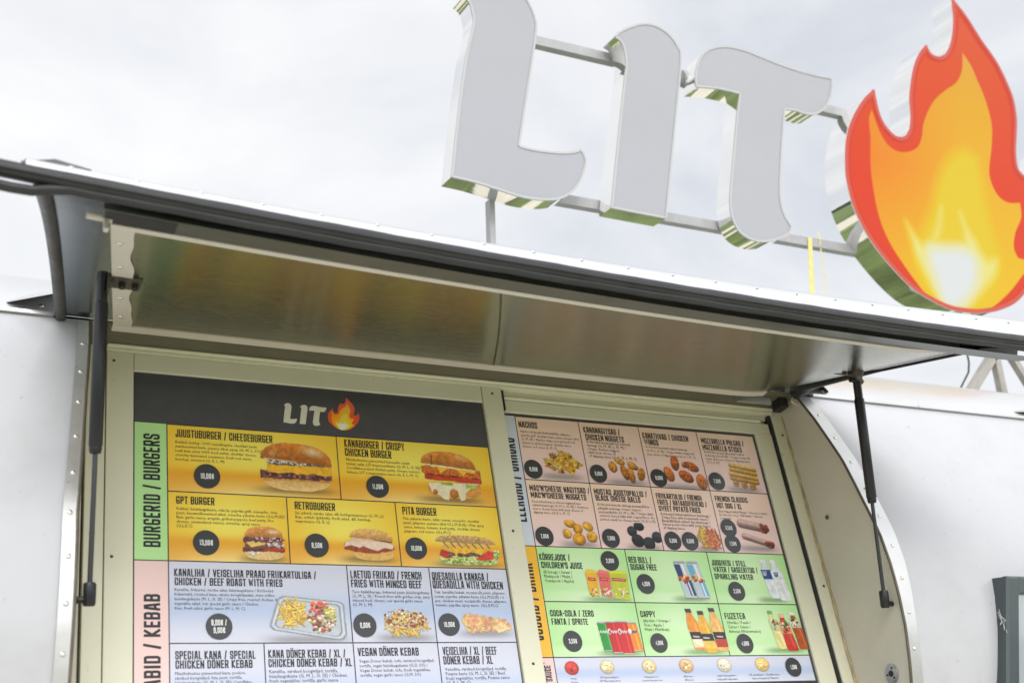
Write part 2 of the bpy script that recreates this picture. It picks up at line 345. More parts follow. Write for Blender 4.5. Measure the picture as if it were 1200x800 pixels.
# riveted drip lip above the seal
b = MB()
ul = np.linspace(-.012, 1.05, 60)
def lip(u, k):
    p = H(u,1,0); g_ = .62+.95*max(0., min(1., u))**1.3; prof = [(-.013,.012),(-.0155,.024),(-.014,.034),(-.009,.043),(.006,.051),(.05,.060)]
    q = k*(len(prof)-1); i = min(int(q), len(prof)-2); f = q-i
    return p+np.array([0, prof[i][0]*(1-f)+prof[i+1][0]*f, .012+((prof[i][1]*(1-f)+prof[i+1][1]*f)-.012)*g_])
b.grid(lambda a, k: lip(-.012+1.062*a, k), 60, 10, 0)
for u in np.linspace(.02, 1.04, 22): b.dome(lip(u,.45), (0,-.85,.5), .005, .002, 0)
b.build('drip_lip', [M['roof'], M['rivet']], HT)
b = MB()
k0 = lip(.0,.4)
b.add([k0+np.array(p) for p in [(-.03,.01,.0),(.075,.005,.004),(.02,.015,.022),(-.03,.03,.02),(-.03,.02,-.004),(.075,.012,.0),(.02,.03,.016),(-.03,.05,.012)]], [(0,1,2,3),(7,6,5,4),(0,4,5,1),(1,5,6,2),(2,6,7,3),(3,7,4,0)])
b.build('lip_cap', M['grubber'], HT)
# dark flange behind the seal
b = MB()
def fl(u, k):
    t = 1.0-.13*k; return H(u, t, -.026-.006*k)
b.grid(lambda a, k: fl(.045+1.015*a, k), 50, 3, 0, True)
b.grid(lambda a, k: H(.045+1.015*a, .87, -.032+.030*k), 50, 1, 0, True)
b.build('front_flange', M['flange'], HT)
q0 = H(.047,.87,0); b = MB(); q1 = H(.095,.98,0)
def patch(a, k): return H(.047+.055*a, .985-.115*k, -.0275-.005*k)
b.grid(patch, 4, 2); b.build('flange_cap', M['dark'], HT)
b = MB(); q = H(.047,.90,-.03); b.tube([q+np.array([-.03,0,.002]), q+np.array([.012,0,-.001])], .0065, 10); b.box(q[0]-.002,q[0]+.006,q[1]-.006,q[1]+.006,q[2]-.024,q[2]); b.build('hinge_pin', M['jamb'], HT)
# lining panel
LT0, LT1 = (.135-.105)/DF, (.685-.105)/DF
def LN(x_u, k, off=0.):
    # x_u 0..1 across, k 0..1 hinge -> front; flat between hinge and front, rolled up at the right end
    a = Hx(.432+(2.272-.432)*x_u, LT0, -.030); c = Hx(.328+(2.335-.328)*x_u, LT1, -.036)
    p = a*(1-k)+c*k
    r = max(0., (x_u-.885)/.115); p[2] += .034*r*r*(1-.35*k)
    p[2] += off; return p
b = MB(); b.grid(lambda a, k: LN(.0+a*1.0, k), 80, 10, 0, True, True); b.build('lining_panel', M['lining'], HT)
b = MB(); b.grid(lambda a, k: LN(0,k)+np.array([0,0,.055*a]), 1, 10, 0); b.build('lining_side', M['under'], HT)
# trims along the lining
b = MB()
def bar(f, n, wv, hv, mi=0):
    pts = [np.array(f(i/n)) for i in range(n+1)]
    vs = []; fs = []
    for p in pts: vs += [p+np.array([0,-wv,-hv]), p+np.array([0,wv,-hv]), p+np.array([0,wv,hv]), p+np.array([0,-wv,hv])]
    for i in range(n):
        for j in range(4): fs.append((4*i+j, 4*i+(j+1)%4, 4*i+4+(j+1)%4, 4*i+4+j))
    fs += [(0,1,2,3)[::-1], tuple(4*n+j for j in range(4))]
    b.add(vs, fs, mi)
bar(lambda a: LN(a*.985, 1)+np.array([0,-.004,.001]), 40, .006, .004)
b.build('lining_trim', M['jamb'], HT)
b = MB(); bar(lambda a: LN(a*.94, 0)+np.array([0,.009,-.001]), 40, .011, .0035); b.build('lining_trim', M['jamb'], HT)
b = MB(); b.tube([LN(1., k)+np.array([.004, 0, -.004]) for k in np.linspace(0, 1, 24)], [max(.004, .015-.022*k) for k in np.linspace(0, 1, 24)], 10); q = LN(1., 1.); b.box(q[0]-.05, q[0]+.012, q[1]-.02, q[1]+.004, q[2]-.008, q[2]+.004); b.build('end_bead', M['rubber'], HT)
b = MB(); b.tube([LN(.488-.118*k, k, -.0015) for k in np.linspace(.01, .985, 12)], .0022, 6); b.build('mullion_reflection_line', M['bracket'], HT)  # dark bead drawn in for the mullion's reflection, not a joint in the lining
# riveted wavy strip at the lining's left end
b = MB()
b.grid(lambda a, k: LN(a*(.0195+.0016*math.sin(k*14)+.001*math.sin(k*31)), k, -.0025), 3, 30, 0, True, True)
for k in (.12,.34,.66,.88): b.dome(LN(.008, k, -.003), (0,.3,-1), .0055, .0035, 1)
b.build('end_strip', [M['jamb'], M['rivet']], HT)
# curled weather flap past each end of the hinge
def flap(x0, x1, nm='hinge_flap'):
    b = MB()
    def fn(a, k, o=0.):
        w_ = 1-a**1.6; ang = k*1.1; rr = .098*w_+.002
        return (x0+(x1-x0)*a, -.070-rr*math.sin(ang)-.018*k*w_-o, 2.905-.050*a-rr*(1-math.cos(ang))*.9-.012*k*w_+o)
    b.grid(lambda a, k: fn(a, k, .0012), 12, 8, 0, True, x1 > x0); b.grid(lambda a, k: fn(a, k), 12, 8, 1, True, x1 < x0)
    b.build(nm, [M['roof'], M['rubber']], TR)
flap(.345, .205); flap(2.262, 2.45); flap(3.50, 3.12)
# gas struts ------------------------------------------------------
def strut(A, B, side, name='gas_strut'):
    A = np.array(A); B = np.array(B); d = B-A; ln = np.linalg.norm(d); d /= ln
    S = MB()
    S.tube([A+d*.045, A+d*.05, A+d*(ln*.535), A+d*(ln*.54)], [.0105,.0127,.0127,.0105], 18)
    S.tube([A+d*(ln*.54), A+d*(ln*.545), A+d*(ln*.56)], [.0115,.0118,.010], 18)
    root = S.build(name, M['black'], TR)
    q = MB(); q.tube([A+d*(ln*.55), B-d*.02], .0048, 12); q.tube([A+d*(ln*.80), A+d*(ln*.806)], .0054, 12); q.build('rod', M['rod'], root)
    q = MB(); q.tube([A-d*.012, A+d*.045], .0105, 14); q.tube([A+np.array([.010*side,0,0]), A+np.array([-.022*side,0,0])], .006, 10); q.build('upper_socket', M['black'], root)
    q = MB(); q.tube([B-d*.03, B-d*.026, B+d*.008, B+d*.012], [.0095,.0115,.0115,.009], 14); q.tube([B, B+np.array([.03*side,0.006,0])], .0065, 10); q.build('lower_socket', M['black'], root)
    q = MB()
    # faint printed marks along the cylinder, facing the viewer
    vw = CAM-(A+B)/2; vw -= d*(vw@d); vw /= np.linalg.norm(vw); sd_ = np.cross(d, vw)
    if side < 0:
        for i in range(13):
            c = A+d*(.20+.0085*i)+vw*.01155+sd_*.001; h = .0024+.001*(i % 3 == 0); hh = .0016 if i < 11 else .0032
            q.add([c-sd_*h-d*hh, c+sd_*h-d*hh, c+sd_*h+d*hh, c-sd_*h+d*hh], [(0,1,2,3)])
        q.build('printed_marks', M['print_white'], root)
    return root
AL = at(120,326,-.42); BL = at(104.5,702,-.245); strut(AL, BL, -1)
AR = at(1004,446,-.395); BR = at(1037,706,-.236); strut(AR, BR, 1)
# brackets
b = MB(); c = LN(.0125, .515, -.004); b.box(c[0]-.034, c[0]+.030, c[1]-.024, c[1]+.016, c[2]-.005, c[2]+.002); b.box(c[0]-.036, c[0]-.031, c[1]-.024, c[1]+.016, c[2]-.032, c[2]+.002)
for dx in (-.006, .018): b.tube([c+np.array([dx,-.004,-.004]), c+np.array([dx,-.004,-.016])], .0068, 6, 1)
b.build('strut_bracket', [M['bracket'], M['dark']], HT)
b = MB(); c = AR+np.array([-.022,-.01,.022]); b.box(c[0]-.04, c[0]+.035, c[1]-.02, c[1]+.02, c[2]-.004, c[2]+.002)
b.tube([c+np.array([.02,0,0]), c+np.array([.02,0,-.018])], [.02,.012], 14); b.tube([c+np.array([.012,-.004,-.012]), AR+np.array([.012,0,-.004])], .009, 12)
for dx in (-.026,-.008): b.tube([c+np.array([dx,-.004,-.003]), c+np.array([dx,-.004,-.014])], .006, 6, 1)
b.build('strut_bracket', [M['bracket'], M['dark']], HT)
b = MB(); q = at(932,470,-.1); b.tube([q+np.array([.02*math.cos(a), -.005, .013*math.sin(a)]) for a in np.linspace(-2.9, 1.6, 14)], .0022, 8); b.build('wire_loop', M['twine'], TR)
b = MB(); q = at(913,473,-.06); b.box(q[0]-.012,q[0]+.014,q[1]-.02,q[1]+.02,q[2]-.018,q[2]+.018); b.build('hinge_block', M['rubber'], TR)
b = MB(); q = at(862,467,-.07); b.box(q[0],q[0]+.115,q[1]-.008,q[1],q[2]-.010,q[2]+.010, 0); b.build('hinge_plate', M['strip'], TR)
# ------------------------------------------------------------------ block lettering for the printed boards (condensed, bevelled strokes)
c_ = .13
RO = [(c_,0),(1-c_,0),(1,c_*.7),(1,1-c_*.7),(1-c_,1),(c_,1),(0,1-c_*.7),(0,c_*.7)]
GL = {
'A': (.43, [[(0,0),(.30,1),(.70,1),(1,0)],[(.14,.27),(.86,.27)]]), 'B': (.42, [[(0,0),(0,1),(.85,1),(1,.9),(1,.62),(.85,.53),(1,.44),(1,.1),(.85,0),(0,0)],[(0,.53),(.85,.53)]]),
'C': (.41, [[(1,.68),(1,.9),(.85,1),(.15,1),(0,.9),(0,.1),(.15,0),(.85,0),(1,.1),(1,.32)]]), 'D': (.42, [[(0,0),(0,1),(.82,1),(1,.88),(1,.12),(.82,0),(0,0)]]),
'E': (.36, [[(1,0),(0,0),(0,1),(1,1)],[(0,.52),(.85,.52)]]), 'F': (.35, [[(0,0),(0,1),(1,1)],[(0,.5),(.85,.5)]]),
'G': (.42, [[(1,.78),(1,.9),(.85,1),(.15,1),(0,.9),(0,.1),(.15,0),(.85,0),(1,.1),(1,.43),(.55,.43)]]), 'H': (.43, [[(0,0),(0,1)],[(1,0),(1,1)],[(0,.52),(1,.52)]]),
'I': (.20, [[(.5,0),(.5,1)]]), 'J': (.36, [[(1,1),(1,.1),(.82,0),(.18,0),(0,.1),(0,.28)]]), 'K': (.43, [[(0,0),(0,1)],[(.9,1),(.12,.5),(1,0)]]),
'L': (.34, [[(0,1),(0,0),(1,0)]]), 'M': (.54, [[(0,0),(0,1)],[(1,0),(1,1)],['D',(.02,.97),(.5,.3),(.98,.97)]]), 'N': (.44, [[(0,0),(0,1)],[(1,0),(1,1)],['D',(.02,.97),(.98,.03)]]), 'O': (.42, ['RO']),
'P': (.41, [[(0,0),(0,1),(.85,1),(1,.9),(1,.55),(.85,.45),(0,.45)]]), 'Q': (.42, ['RO', [(.6,.2),(1.05,-.1)]]), 'R': (.42, [[(0,0),(0,1),(.85,1),(1,.9),(1,.58),(.85,.48),(0,.48)],[(.55,.48),(1,0)]]),
'S': (.41, [[(1,.72),(1,.9),(.85,1),(.15,1),(0,.9),(0,.65),(.12,.56),(.88,.44),(1,.35),(1,.1),(.85,0),(.15,0),(0,.1),(0,.28)]]), 'T': (.40, [[(0,1),(1,1)],[(.5,0),(.5,1)]]),
'U': (.42, [[(0,1),(0,.1),(.15,0),(.85,0),(1,.1),(1,1)]]), 'V': (.43, [[(0,1),(.42,0),(.58,0),(1,1)]]), 'W': (.60, [[(0,1),(.22,0),(.5,.85),(.78,0),(1,1)]]), 'X': (.44, [[(0,0),(1,1)],[(0,1),(1,0)]]),
'Y': (.43, [[(0,1),(.5,.45),(1,1)],[(.5,0),(.5,.45)]]), 'Z': (.39, [[(0,1),(1,1),(0,0),(1,0)]]), '/': (.36, [[(.15,-.05),(.85,1.05)]]), '-': (.28, [[(0,.48),(1,.48)]]), "'": (.13, [[(.5,.72),(.5,1)]]),
'0': (.40, ['RO']), '1': (.24, [[(0,.85),(.7,1),(.7,0)]]), '2': (.39, [[(0,.75),(0,.9),(.15,1),(.85,1),(1,.9),(1,.6),(0,.1),(0,0),(1,0)]]),
'3': (.39, [[(0,.8),(0,.9),(.15,1),(.85,1),(1,.9),(1,.62),(.85,.52),(1,.42),(1,.1),(.85,0),(.15,0),(0,.1),(0,.2)],[(.35,.52),(.85,.52)]]), '4': (.41, [[(.8,0),(.8,1),(0,.28),(1,.28)]]),
'5': (.39, [[(1,1),(0,1),(0,.55),(.85,.58),(1,.48),(1,.1),(.85,0),(.15,0),(0,.1),(0,.2)]]), '6': (.39, [[(1,.8),(1,.9),(.85,1),(.15,1),(0,.9),(0,.1),(.15,0),(.85,0),(1,.1),(1,.45),(.85,.55),(0,.55)]]),
'7': (.37, [[(0,1),(1,1),(.3,0)]]), '8': (.39, ['RO', [(0,.52),(1,.52)]]), '9': (.39, [[(0,.2),(0,.1),(.15,0),(.85,0),(1,.1),(1,.9),(.85,1),(.15,1),(0,.9),(0,.55),(.15,.45),(1,.45)]]),
',': (.13, [[(.5,.06),(.2,-.16)]]), '€': (.42, [[(1,.75),(1,.9),(.85,1),(.35,1),(.2,.9),(.2,.1),(.35,0),(.85,0),(1,.1),(1,.25)],[(0,.6),(.8,.6)],[(0,.4),(.8,.4)]]), ' ': (.17, []),
}
def ribbon(mb, pts, wd, closed, ox, oz, sx, sz, place, lift):
    n = len(pts); pts = [np.array(p) for p in pts]; lf, rg = [], []
    for i in range(n):
        a = pts[(i-1) % n] if (closed or i > 0) else None; c = pts[(i+1) % n] if (closed or i < n-1) else None
        p = pts[i]; ds = []
        if a is not None and np.linalg.norm(p-a) > 1e-9: ds.append((p-a)/np.linalg.norm(p-a))
        if c is not None and np.linalg.norm(c-p) > 1e-9: ds.append((c-p)/np.linalg.norm(c-p))
        nn = [np.array([-d[1], d[0]]) for d in ds]
        if len(nn) == 2:
            m = nn[0]+nn[1]; l = np.linalg.norm(m)
            m = nn[0] if l < .3 else m/l; k = min(1.9, 1/max(.35, m@nn[0])); off = m*k*wd/2
        else: off = nn[0]*wd/2
        lf.append(p+off); rg.append(p-off)
    vs = [place(q[0], q[1], lift) for pr in zip(lf, rg) for q in pr]; fs = []
    for i in range(n if closed else n-1):
        j = (i+1) % n; fs.append((2*i, 2*i+1, 2*j+1, 2*j))
    mb.add(vs, fs, 0)
def text_width(s): return sum(GL[{'Ö':'O','Õ':'O','Ä':'A'}.get(c, c)][0]+.085 for c in s)-.085
def block_text(mb, s, h, place, sx=1.0, weight=.145, lift=0.):
    x = 0.; k = 0
    for c in s:
        base = {'Ö':'O','Õ':'O','Ä':'A'}.get(c, c); wdt, strokes = GL[base]; wt = weight*h*min(1.1, max(.55, sx))
        iw = max(wdt*h*sx-wt, 1e-5); ih = h-wt
        for st in strokes:
            cl = st == 'RO'; nod = st[0] == 'D'; pp = RO if cl else st[1:] if nod else st
            P = [(x+wt/2+p[0]*iw, wt/2+p[1]*ih) for p in pp]
            if not cl and len(P) > 2 and P[0] == P[-1]: P = P[:-1]; cl = True
            k += 1
            # end caps flush with glyph box
            if not cl and not nod:
                for (i0, i1) in ((0, 1), (-1, -2)):
                    d = np.array(P[i0])-np.array(P[i1]); d = d/np.linalg.norm(d); P[i0] = tuple(np.array(P[i0])+d*wt*.5*(1 if abs(d[0]) < .99 or abs(d[1]) < .01 else .5))
            ribbon(mb, P, wt, cl, 0, 0, 1, 1, place, lift+.00004*(k % 6))
        if c == 'Ö':
            for fx in (.22, .72): ribbon(mb, [(x+fx*wdt*h*sx-wt*.4, h*1.14), (x+fx*wdt*h*sx+wt*.5, h*1.14)], wt, False, 0, 0, 1, 1, place, lift)
        if c == 'Õ': ribbon(mb, [(x+.1*wdt*h*sx, h*1.11), (x+.4*wdt*h*sx, h*1.18), (x+.6*wdt*h*sx, h*1.11), (x+.9*wdt*h*sx, h*1.18)], wt*.7, False, 0, 0, 1, 1, place, lift)
        x += (wdt+.085)*h*sx
    return x
def heading(lines, cap_px, parent, y, name='heading', m=None):
    mb = MB(); wgt = .145 if cap_px > 8.6 else .14
    for s, (u0, v0), (u1, v1) in lines:
        a = at(u0, v0, y); c = at(u1, v1, y); h = abs(bz(u0, v0-cap_px, y)-a[2]); wd = c[0]-a[0]
        sx = wd/(text_width(s)*h)
        block_text(mb, s, h, lambda px, pz_, l, a=a: (a[0]+px, y-.0012-l, a[2]+pz_), sx, wgt)
    return mb.build(name, m or M['ink'], parent)
def small_text(lines, u0, v0, u1, pitch, parent, y, name='description', center=False, m=None):
    """fine print: the built-in font, fitted so that the longest line ends at u1"""
    cu = bpy.data.curves.new(name, 'FONT'); cu.body = '\n'.join(lines); cu.size = 1; cu.resolution_u = 1
    if center: cu.align_x = 'CENTER'
    a = at(u0, v0, y); wd = bx(u1, v0, y)-a[0]; zp = a[2]-bz(u0, v0+pitch, y)
    o = bpy.data.objects.new(name, cu); COL.objects.link(o)
    bpy.context.view_layer.update(); dim = o.dimensions.x
    me = bpy.data.meshes.new_from_object(o.evaluated_get(bpy.context.evaluated_depsgraph_get()))
    COL.objects.unlink(o); bpy.data.objects.remove(o); bpy.data.curves.remove(cu)
    n = len(me.vertices); co = np.zeros(n*3); me.vertices.foreach_get('co', co); co = co.reshape(-1, 3)
    s = wd/dim; base = np.array(ORG[parent.name])
    # line pitch of the font is 1 unit; keep glyph height, restack lines at the printed pitch
    ln = np.clip(np.round((-co[:,1]+.25)), 0, len(lines)-1)
    yy = co[:,1]+ln
    ox = a[0]+(wd/2 if center else 0)
    P = np.stack([ox+co[:,0]*s, np.full(n, y-.0012), a[2]-ln*zp+yy*s*1.05], 1)-base
    me.vertices.foreach_set('co', P.ravel()); me.update(); me.materials.clear(); me.materials.append(m or M['inksoft'])
    me.name = name; ob = bpy.data.objects.new(name, me); COL.objects.link(ob); ob.parent = parent; ORG[ob.name] = ORG[parent.name]
    return ob
# ------------------------------------------------------------------ printed pictures (vertex-coloured print, painted by code)
def vnoise(X, Y, sc, seed):
    return .62*vnoise1(X*.92+Y*.39+1.7, Y*.92-X*.39+3.1, sc, seed)+.38*vnoise1(X*.7-Y*.71+4.3, X*.71+Y*.7+1.3, sc*2.3, seed+1)
def vnoise1(X, Y, sc, seed):
    rs = np.random.RandomState(seed); G = rs.rand(64, 64); x = np.abs(X*sc) % 63; y = np.abs(Y*sc) % 63; i = x.astype(int); j = y.astype(int); f = x-i; g = y-j; f = f*f*(3-2*f); g = g*g*(3-2*g)
    return G[j,i]*(1-f)*(1-g)+G[j,(i+1)%64]*f*(1-g)+G[(j+1)%64,i]*(1-f)*g+G[(j+1)%64,(i+1)%64]*f*g
class Pic:
    def __init__(s, w, h, pitch=.0014):
        s.w, s.h = w, h; s.nx, s.ny = int(w/pitch)+2, int(h/pitch)+2; s.a = w/h
        s.X, s.Y = np.meshgrid(np.linspace(0, s.a, s.nx), np.linspace(0, 1, s.ny)); s.px = pitch/h
        s.rgb = np.zeros((s.ny, s.nx, 3))+150; s.al = np.zeros((s.ny, s.nx)); s.rs = np.random.RandomState(int(w*1e5) % 9999)
    def over(s, m, col, nz=0., sc=14):
        col = np.asarray(col, float); c = np.broadcast_to(col, s.rgb.shape) if col.ndim == 1 else col
        if nz: c = c*(1+nz*(vnoise(s.X, s.Y, sc, s.rs.randint(9999))-.5)*2)[..., None]
        m = np.clip(m, 0, 1)[..., None]; s.rgb = s.rgb*(1-m)+c*m; s.al = np.maximum(s.al, m[..., 0])
    def ell(s, cx, cy, rx, ry, col, rot=0., sh=.25, nz=.12, sc=14, soft=None):
        dx, dy = s.X-cx, s.Y-cy; c, q = math.cos(rot), math.sin(rot); a, b_ = (dx*c+dy*q)/rx, (-dx*q+dy*c)/ry; d = np.sqrt(a*a+b_*b_)
        m = (1-d)*min(rx, ry)/s.px+.5 if not soft else np.clip((1-d)/soft, 0, 1)**1.3; cc = np.asarray(col, float)*(1+sh*(dy/ry*.8-.5*np.clip(d,0,1)**3))[..., None]; s.over(m, cc, nz, sc)
    def cap(s, p, q, r, col, sh=.3, nz=.1):
        p, q = np.array(p), np.array(q); d = q-p; t = np.clip(((s.X-p[0])*d[0]+(s.Y-p[1])*d[1])/(d@d+1e-9), 0, 1)
        ex, ey = s.X-p[0]-t*d[0], s.Y-p[1]-t*d[1]; dd = np.sqrt(ex*ex+ey*ey)
        s.over((r-dd)/s.px+.5, np.asarray(col, float)*(1+sh*np.clip(ey/r,-1,1)-.12)[..., None], nz)
    def band(s, x0, x1, lo, hi, col, amp=.02, sc=7, nz=.2, sh=0., nsc=16, edge=.06):
        k = s.rs.randint(9999); xn = np.clip((s.X-x0)/(x1-x0), 0, 1)
        l = lo(xn)+amp*(vnoise(s.X, s.Y*0+.3, sc, k)-.5)*2; h = hi(xn)+amp*(vnoise(s.X, s.Y*0+.7, sc, k+1)-.5)*2
        m = np.minimum(np.minimum((s.Y-l), (h-s.Y)), np.minimum(s.X-x0, x1-s.X))/s.px+.5
        t = np.clip((s.Y-l)/np.maximum(h-l, 1e-3), 0, 1); s.over(m, np.asarray(col, float)*(1+sh*(t-.5))[..., None], nz, nsc)
    def poly(s, pts, col, soft=1., nz=0., sc=14):
        P = np.array(pts); ins = np.zeros(s.X.shape, bool); dm = np.full(s.X.shape, 9.)
        for i in range(len(P)):
            a, b_ = P[i], P[(i+1) % len(P)]; e_ = b_-a
            t = np.clip(((s.X-a[0])*e_[0]+(s.Y-a[1])*e_[1])/(e_@e_+1e-12), 0, 1)
            dm = np.minimum(dm, np.hypot(s.X-a[0]-t*e_[0], s.Y-a[1]-t*e_[1]))
            cnd = ((a[1] > s.Y) != (b_[1] > s.Y)) & (s.X < (b_[0]-a[0])*(s.Y-a[1])/(b_[1]-a[1]+1e-12)+a[0]); ins ^= cnd
        s.over(np.where(ins, dm, -dm)/(s.px*soft)+.5, col, nz, sc)
    def bits(s, cx, cy, rx, ry, n, size, cols, ar=1.6, sh=.3):
        for _ in range(n):
            q = s.rs.rand()*6.283; r = math.sqrt(s.rs.rand()); s.ell(cx+rx*r*math.cos(q), cy+ry*r*math.sin(q), size*ar*(.6+.8*s.rs.rand()), size*(.6+.8*s.rs.rand()), cols[s.rs.randint(len(cols))], s.rs.rand()*3.14, sh, .2)
    def sticks(s, cx, cy, rx, ry, n, ln, r, cols):
        for _ in range(n):
            q = s.rs.rand()*6.283; k = math.sqrt(s.rs.rand()); x, y = cx+rx*k*math.cos(q), cy+ry*k*math.sin(q); t = s.rs.rand()*3.14; l = ln*(.6+.6*s.rs.rand())/2
            s.cap((x-l*math.cos(t), y-l*math.sin(t)), (x+l*math.cos(t), y+l*math.sin(t)), r*(.8+.4*s.rs.rand()), np.array(cols[s.rs.randint(len(cols))])*(.82+.3*s.rs.rand()), .35)
    def mesh(s, name, x, y, z, parent, m, thr=.5):
        base = np.array(ORG[parent.name]); xs = x+s.X/s.a*s.w; zs_ = z+s.Y*s.h
        P = np.stack([xs, np.full(xs.shape, y), zs_], -1).reshape(-1, 3)-base
        idx = np.arange(s.nx*s.ny).reshape(s.ny, s.nx); av = (s.al[:-1,:-1]+s.al[1:,:-1]+s.al[:-1,1:]+s.al[1:,1:])/4
        q = np.stack([idx[:-1,:-1], idx[:-1,1:], idx[1:,1:], idx[1:,:-1]], -1)[av > thr]
        used = np.zeros(len(P), bool); used[q.ravel()] = True; rem = np.cumsum(used)-1
        me = bpy.data.meshes.new(name); V = P[used]; Q = rem[q]
        me.vertices.add(len(V)); me.vertices.foreach_set('co', V.ravel()); me.loops.add(Q.size); me.loops.foreach_set('vertex_index', Q.ravel().astype(np.int32))
        me.polygons.add(len(Q)); me.polygons.foreach_set('loop_start', np.arange(0, Q.size, 4, dtype=np.int32)); me.polygons.foreach_set('loop_total', np.full(len(Q), 4, dtype=np.int32))
        me.update(calc_edges=True); me.validate()
        at_ = me.color_attributes.new('Col', 'FLOAT_COLOR', 'POINT'); C4 = np.ones((len(V), 4)); C4[:, :3] = lin(np.clip(s.rgb, 0, 252)).reshape(-1, 3)[used]
        at_.data.foreach_set('color', C4.ravel()); me.materials.append(m)
        o = bpy.data.objects.new(name, me); COL.objects.link(o); o.parent = parent; ORG[o.name] = ORG[parent.name]; return o
dome = lambda y0, h, p=2.2: (lambda x: y0+h*(1-np.abs(2*x-1)**p)**.5)
flat = lambda y: (lambda x: y+0*x)
def f_burger(P, kind):
    a = P.a
    if kind == 'cheese':
        P.band(.03*a, .97*a, lambda x: .24-.24*(1-np.abs(2*x-1)**3)**.6, flat(.29), (226,186,118), .01, nz=.1, sh=-.2); P.band(.04*a,.96*a, flat(.20), flat(.29), (212,150,66), .02, nz=.15)
        P.band(.0*a, .99*a, flat(.24), flat(.40), (112,66,62), .03, 12, .45, nsc=26); P.bits(.5*a,.33,.47*a,.06,70,.022,[(150,98,92),(84,44,42),(176,126,116),(98,56,60)])
        P.band(.10*a, .99*a, flat(.36), flat(.56), (240,182,44), .05, 6, .12); P.band(.12*a,.96*a, flat(.53), flat(.64), (110,98,96), .03, 12, .5, nsc=30); P.bits(.5*a,.585,.4*a,.04,70,.02,[(214,206,214),(92,96,70),(150,140,150),(226,220,214),(70,60,62)])
        P.band(.01*a, 1.0*a, lambda x: .64-.10*x, lambda x: .66-.06*x+.36*(1-np.abs(2*x-1)**2.6)**.5, (196,118,44), .008, nz=.2, sh=.35)
        P.ell(.74*a,.83,.24*a,.15,(240,214,170),-.25,.1,.12, soft=.9); P.ell(.17*a,.76,.06*a,.09,(226,176,130),.3,.1, soft=.9); P.cap((.19*a,.68),(.27*a,.92),.012,(220,160,96))
        P.band(.05*a,.5*a, lambda x: .635-.05*x, lambda x: .665-.05*x, (222,176,132), .004, nz=.1)
    elif kind == 'chicken':
        P.band(.08*a, .97*a, lambda x: .18-.14*(1-np.abs(2*x-1)**3)**.6, flat(.34), (214,150,72), .01, nz=.18, sh=-.1)
        P.poly([(.08*a,.34),(.14*a,.14),(.26*a,.10),(.31*a,.02),(.40*a,.0),(.44*a,.2),(.5*a,.24),(.57*a,.2),(.60*a,.0),(.68*a,.02),(.70*a,.16),(.8*a,.26),(.97*a,.36)], (236,226,192), 1.5, .06)
        P.ell(.19*a,.16,.04*a,.05,(190,112,58)); P.ell(.5*a,.13,.07*a,.09,(196,118,54)); P.band(.3*a,.5*a,flat(.30),flat(.35),(150,176,60),.02); P.band(.72*a,.9*a,flat(.27),flat(.34),(176,196,80),.03)
        P.band(.04*a, 1.*a, lambda x: .40-.05*x, lambda x: .54-.06*x, (196,66,34), .02, 6, .2); P.band(.08*a, .95*a, lambda x: .50-.05*x, lambda x: .55-.06*x, (106,34,32), .015, 6, .3)
        P.band(.0, 1.*a, lambda x: .52-.06*x, lambda x: .67-.06*x, (208,112,42), .035, 10, .3, nsc=30)
        P.poly([(.24*a,.68),(.32*a,.53),(.42*a,.62),(.5*a,.64),(.62*a,.6),(.70*a,.5),(.76*a,.58),(.9*a,.56),(.94*a,.63),(.5*a,.71)], (246,190,52), 1.2, .08); P.band(.1*a,.9*a,lambda x:.68-.07*x,lambda x:.72-.08*x,(244,226,180),.01)
        P.band(.0*a, .93*a, lambda x: .72-.09*x, lambda x: .73-.06*x+.27*(1-np.abs(2*x-1)**2.4)**.5, (204,128,52), .006, nz=.18, sh=.35); P.ell(.68*a,.87,.16*a,.07,(230,186,124),-.3,.1, soft=.9); P.ell(.12*a,.83,.06*a,.06,(222,160,100), soft=.9); P.cap((.18*a,.7),(.19*a,.88),.012,(150,82,34))
    elif kind == 'gpt':
        P.band(.04*a,.96*a, lambda x: .18-.18*(1-np.abs(2*x-1)**3)**.6, flat(.26), (232,196,134), .01, nz=.1); P.bits(.25*a,.24,.15*a,.08,12,.04,[(246,238,224),(250,244,232)],1.)
        P.band(.0,1.*a,flat(.24),flat(.36),(110,56,44),.04,10,.4); P.poly([(.45*a,.28),(.98*a,.28),(1.*a,.38),(.6*a,.38)],(206,48,34),1,.1)
        P.band(.05*a,.95*a,flat(.34),flat(.5),(120,76,60),.04,12,.5,nsc=30); P.poly([(.05*a,.55),(.2*a,.37),(.55*a,.46),(.9*a,.44),(.8*a,.58)],(240,206,116),1,.08)
        P.bits(.75*a,.45,.2*a,.08,22,.03,[(236,226,220),(150,90,96),(222,206,206)]); P.band(.02*a,.95*a,flat(.53),flat(.68),(112,62,60),.05,12,.5,nsc=30); P.bits(.6*a,.62,.38*a,.06,30,.025,[(220,200,206),(150,84,96),(90,40,44)])
        P.band(.05*a,.97*a,flat(.68),lambda x:.70+.30*(1-np.abs(2*x-1)**2.4)**.5,(212,144,72),.006,nz=.15,sh=.3); P.ell(.72*a,.84,.2*a,.1,(238,218,186),0,.1, soft=.9)
    elif kind == 'retro':
        P.band(.18*a,.97*a, lambda x: .16-.16*(1-np.abs(2*x-1)**3)**.6, flat(.3), (232,184,104), .01, nz=.1)
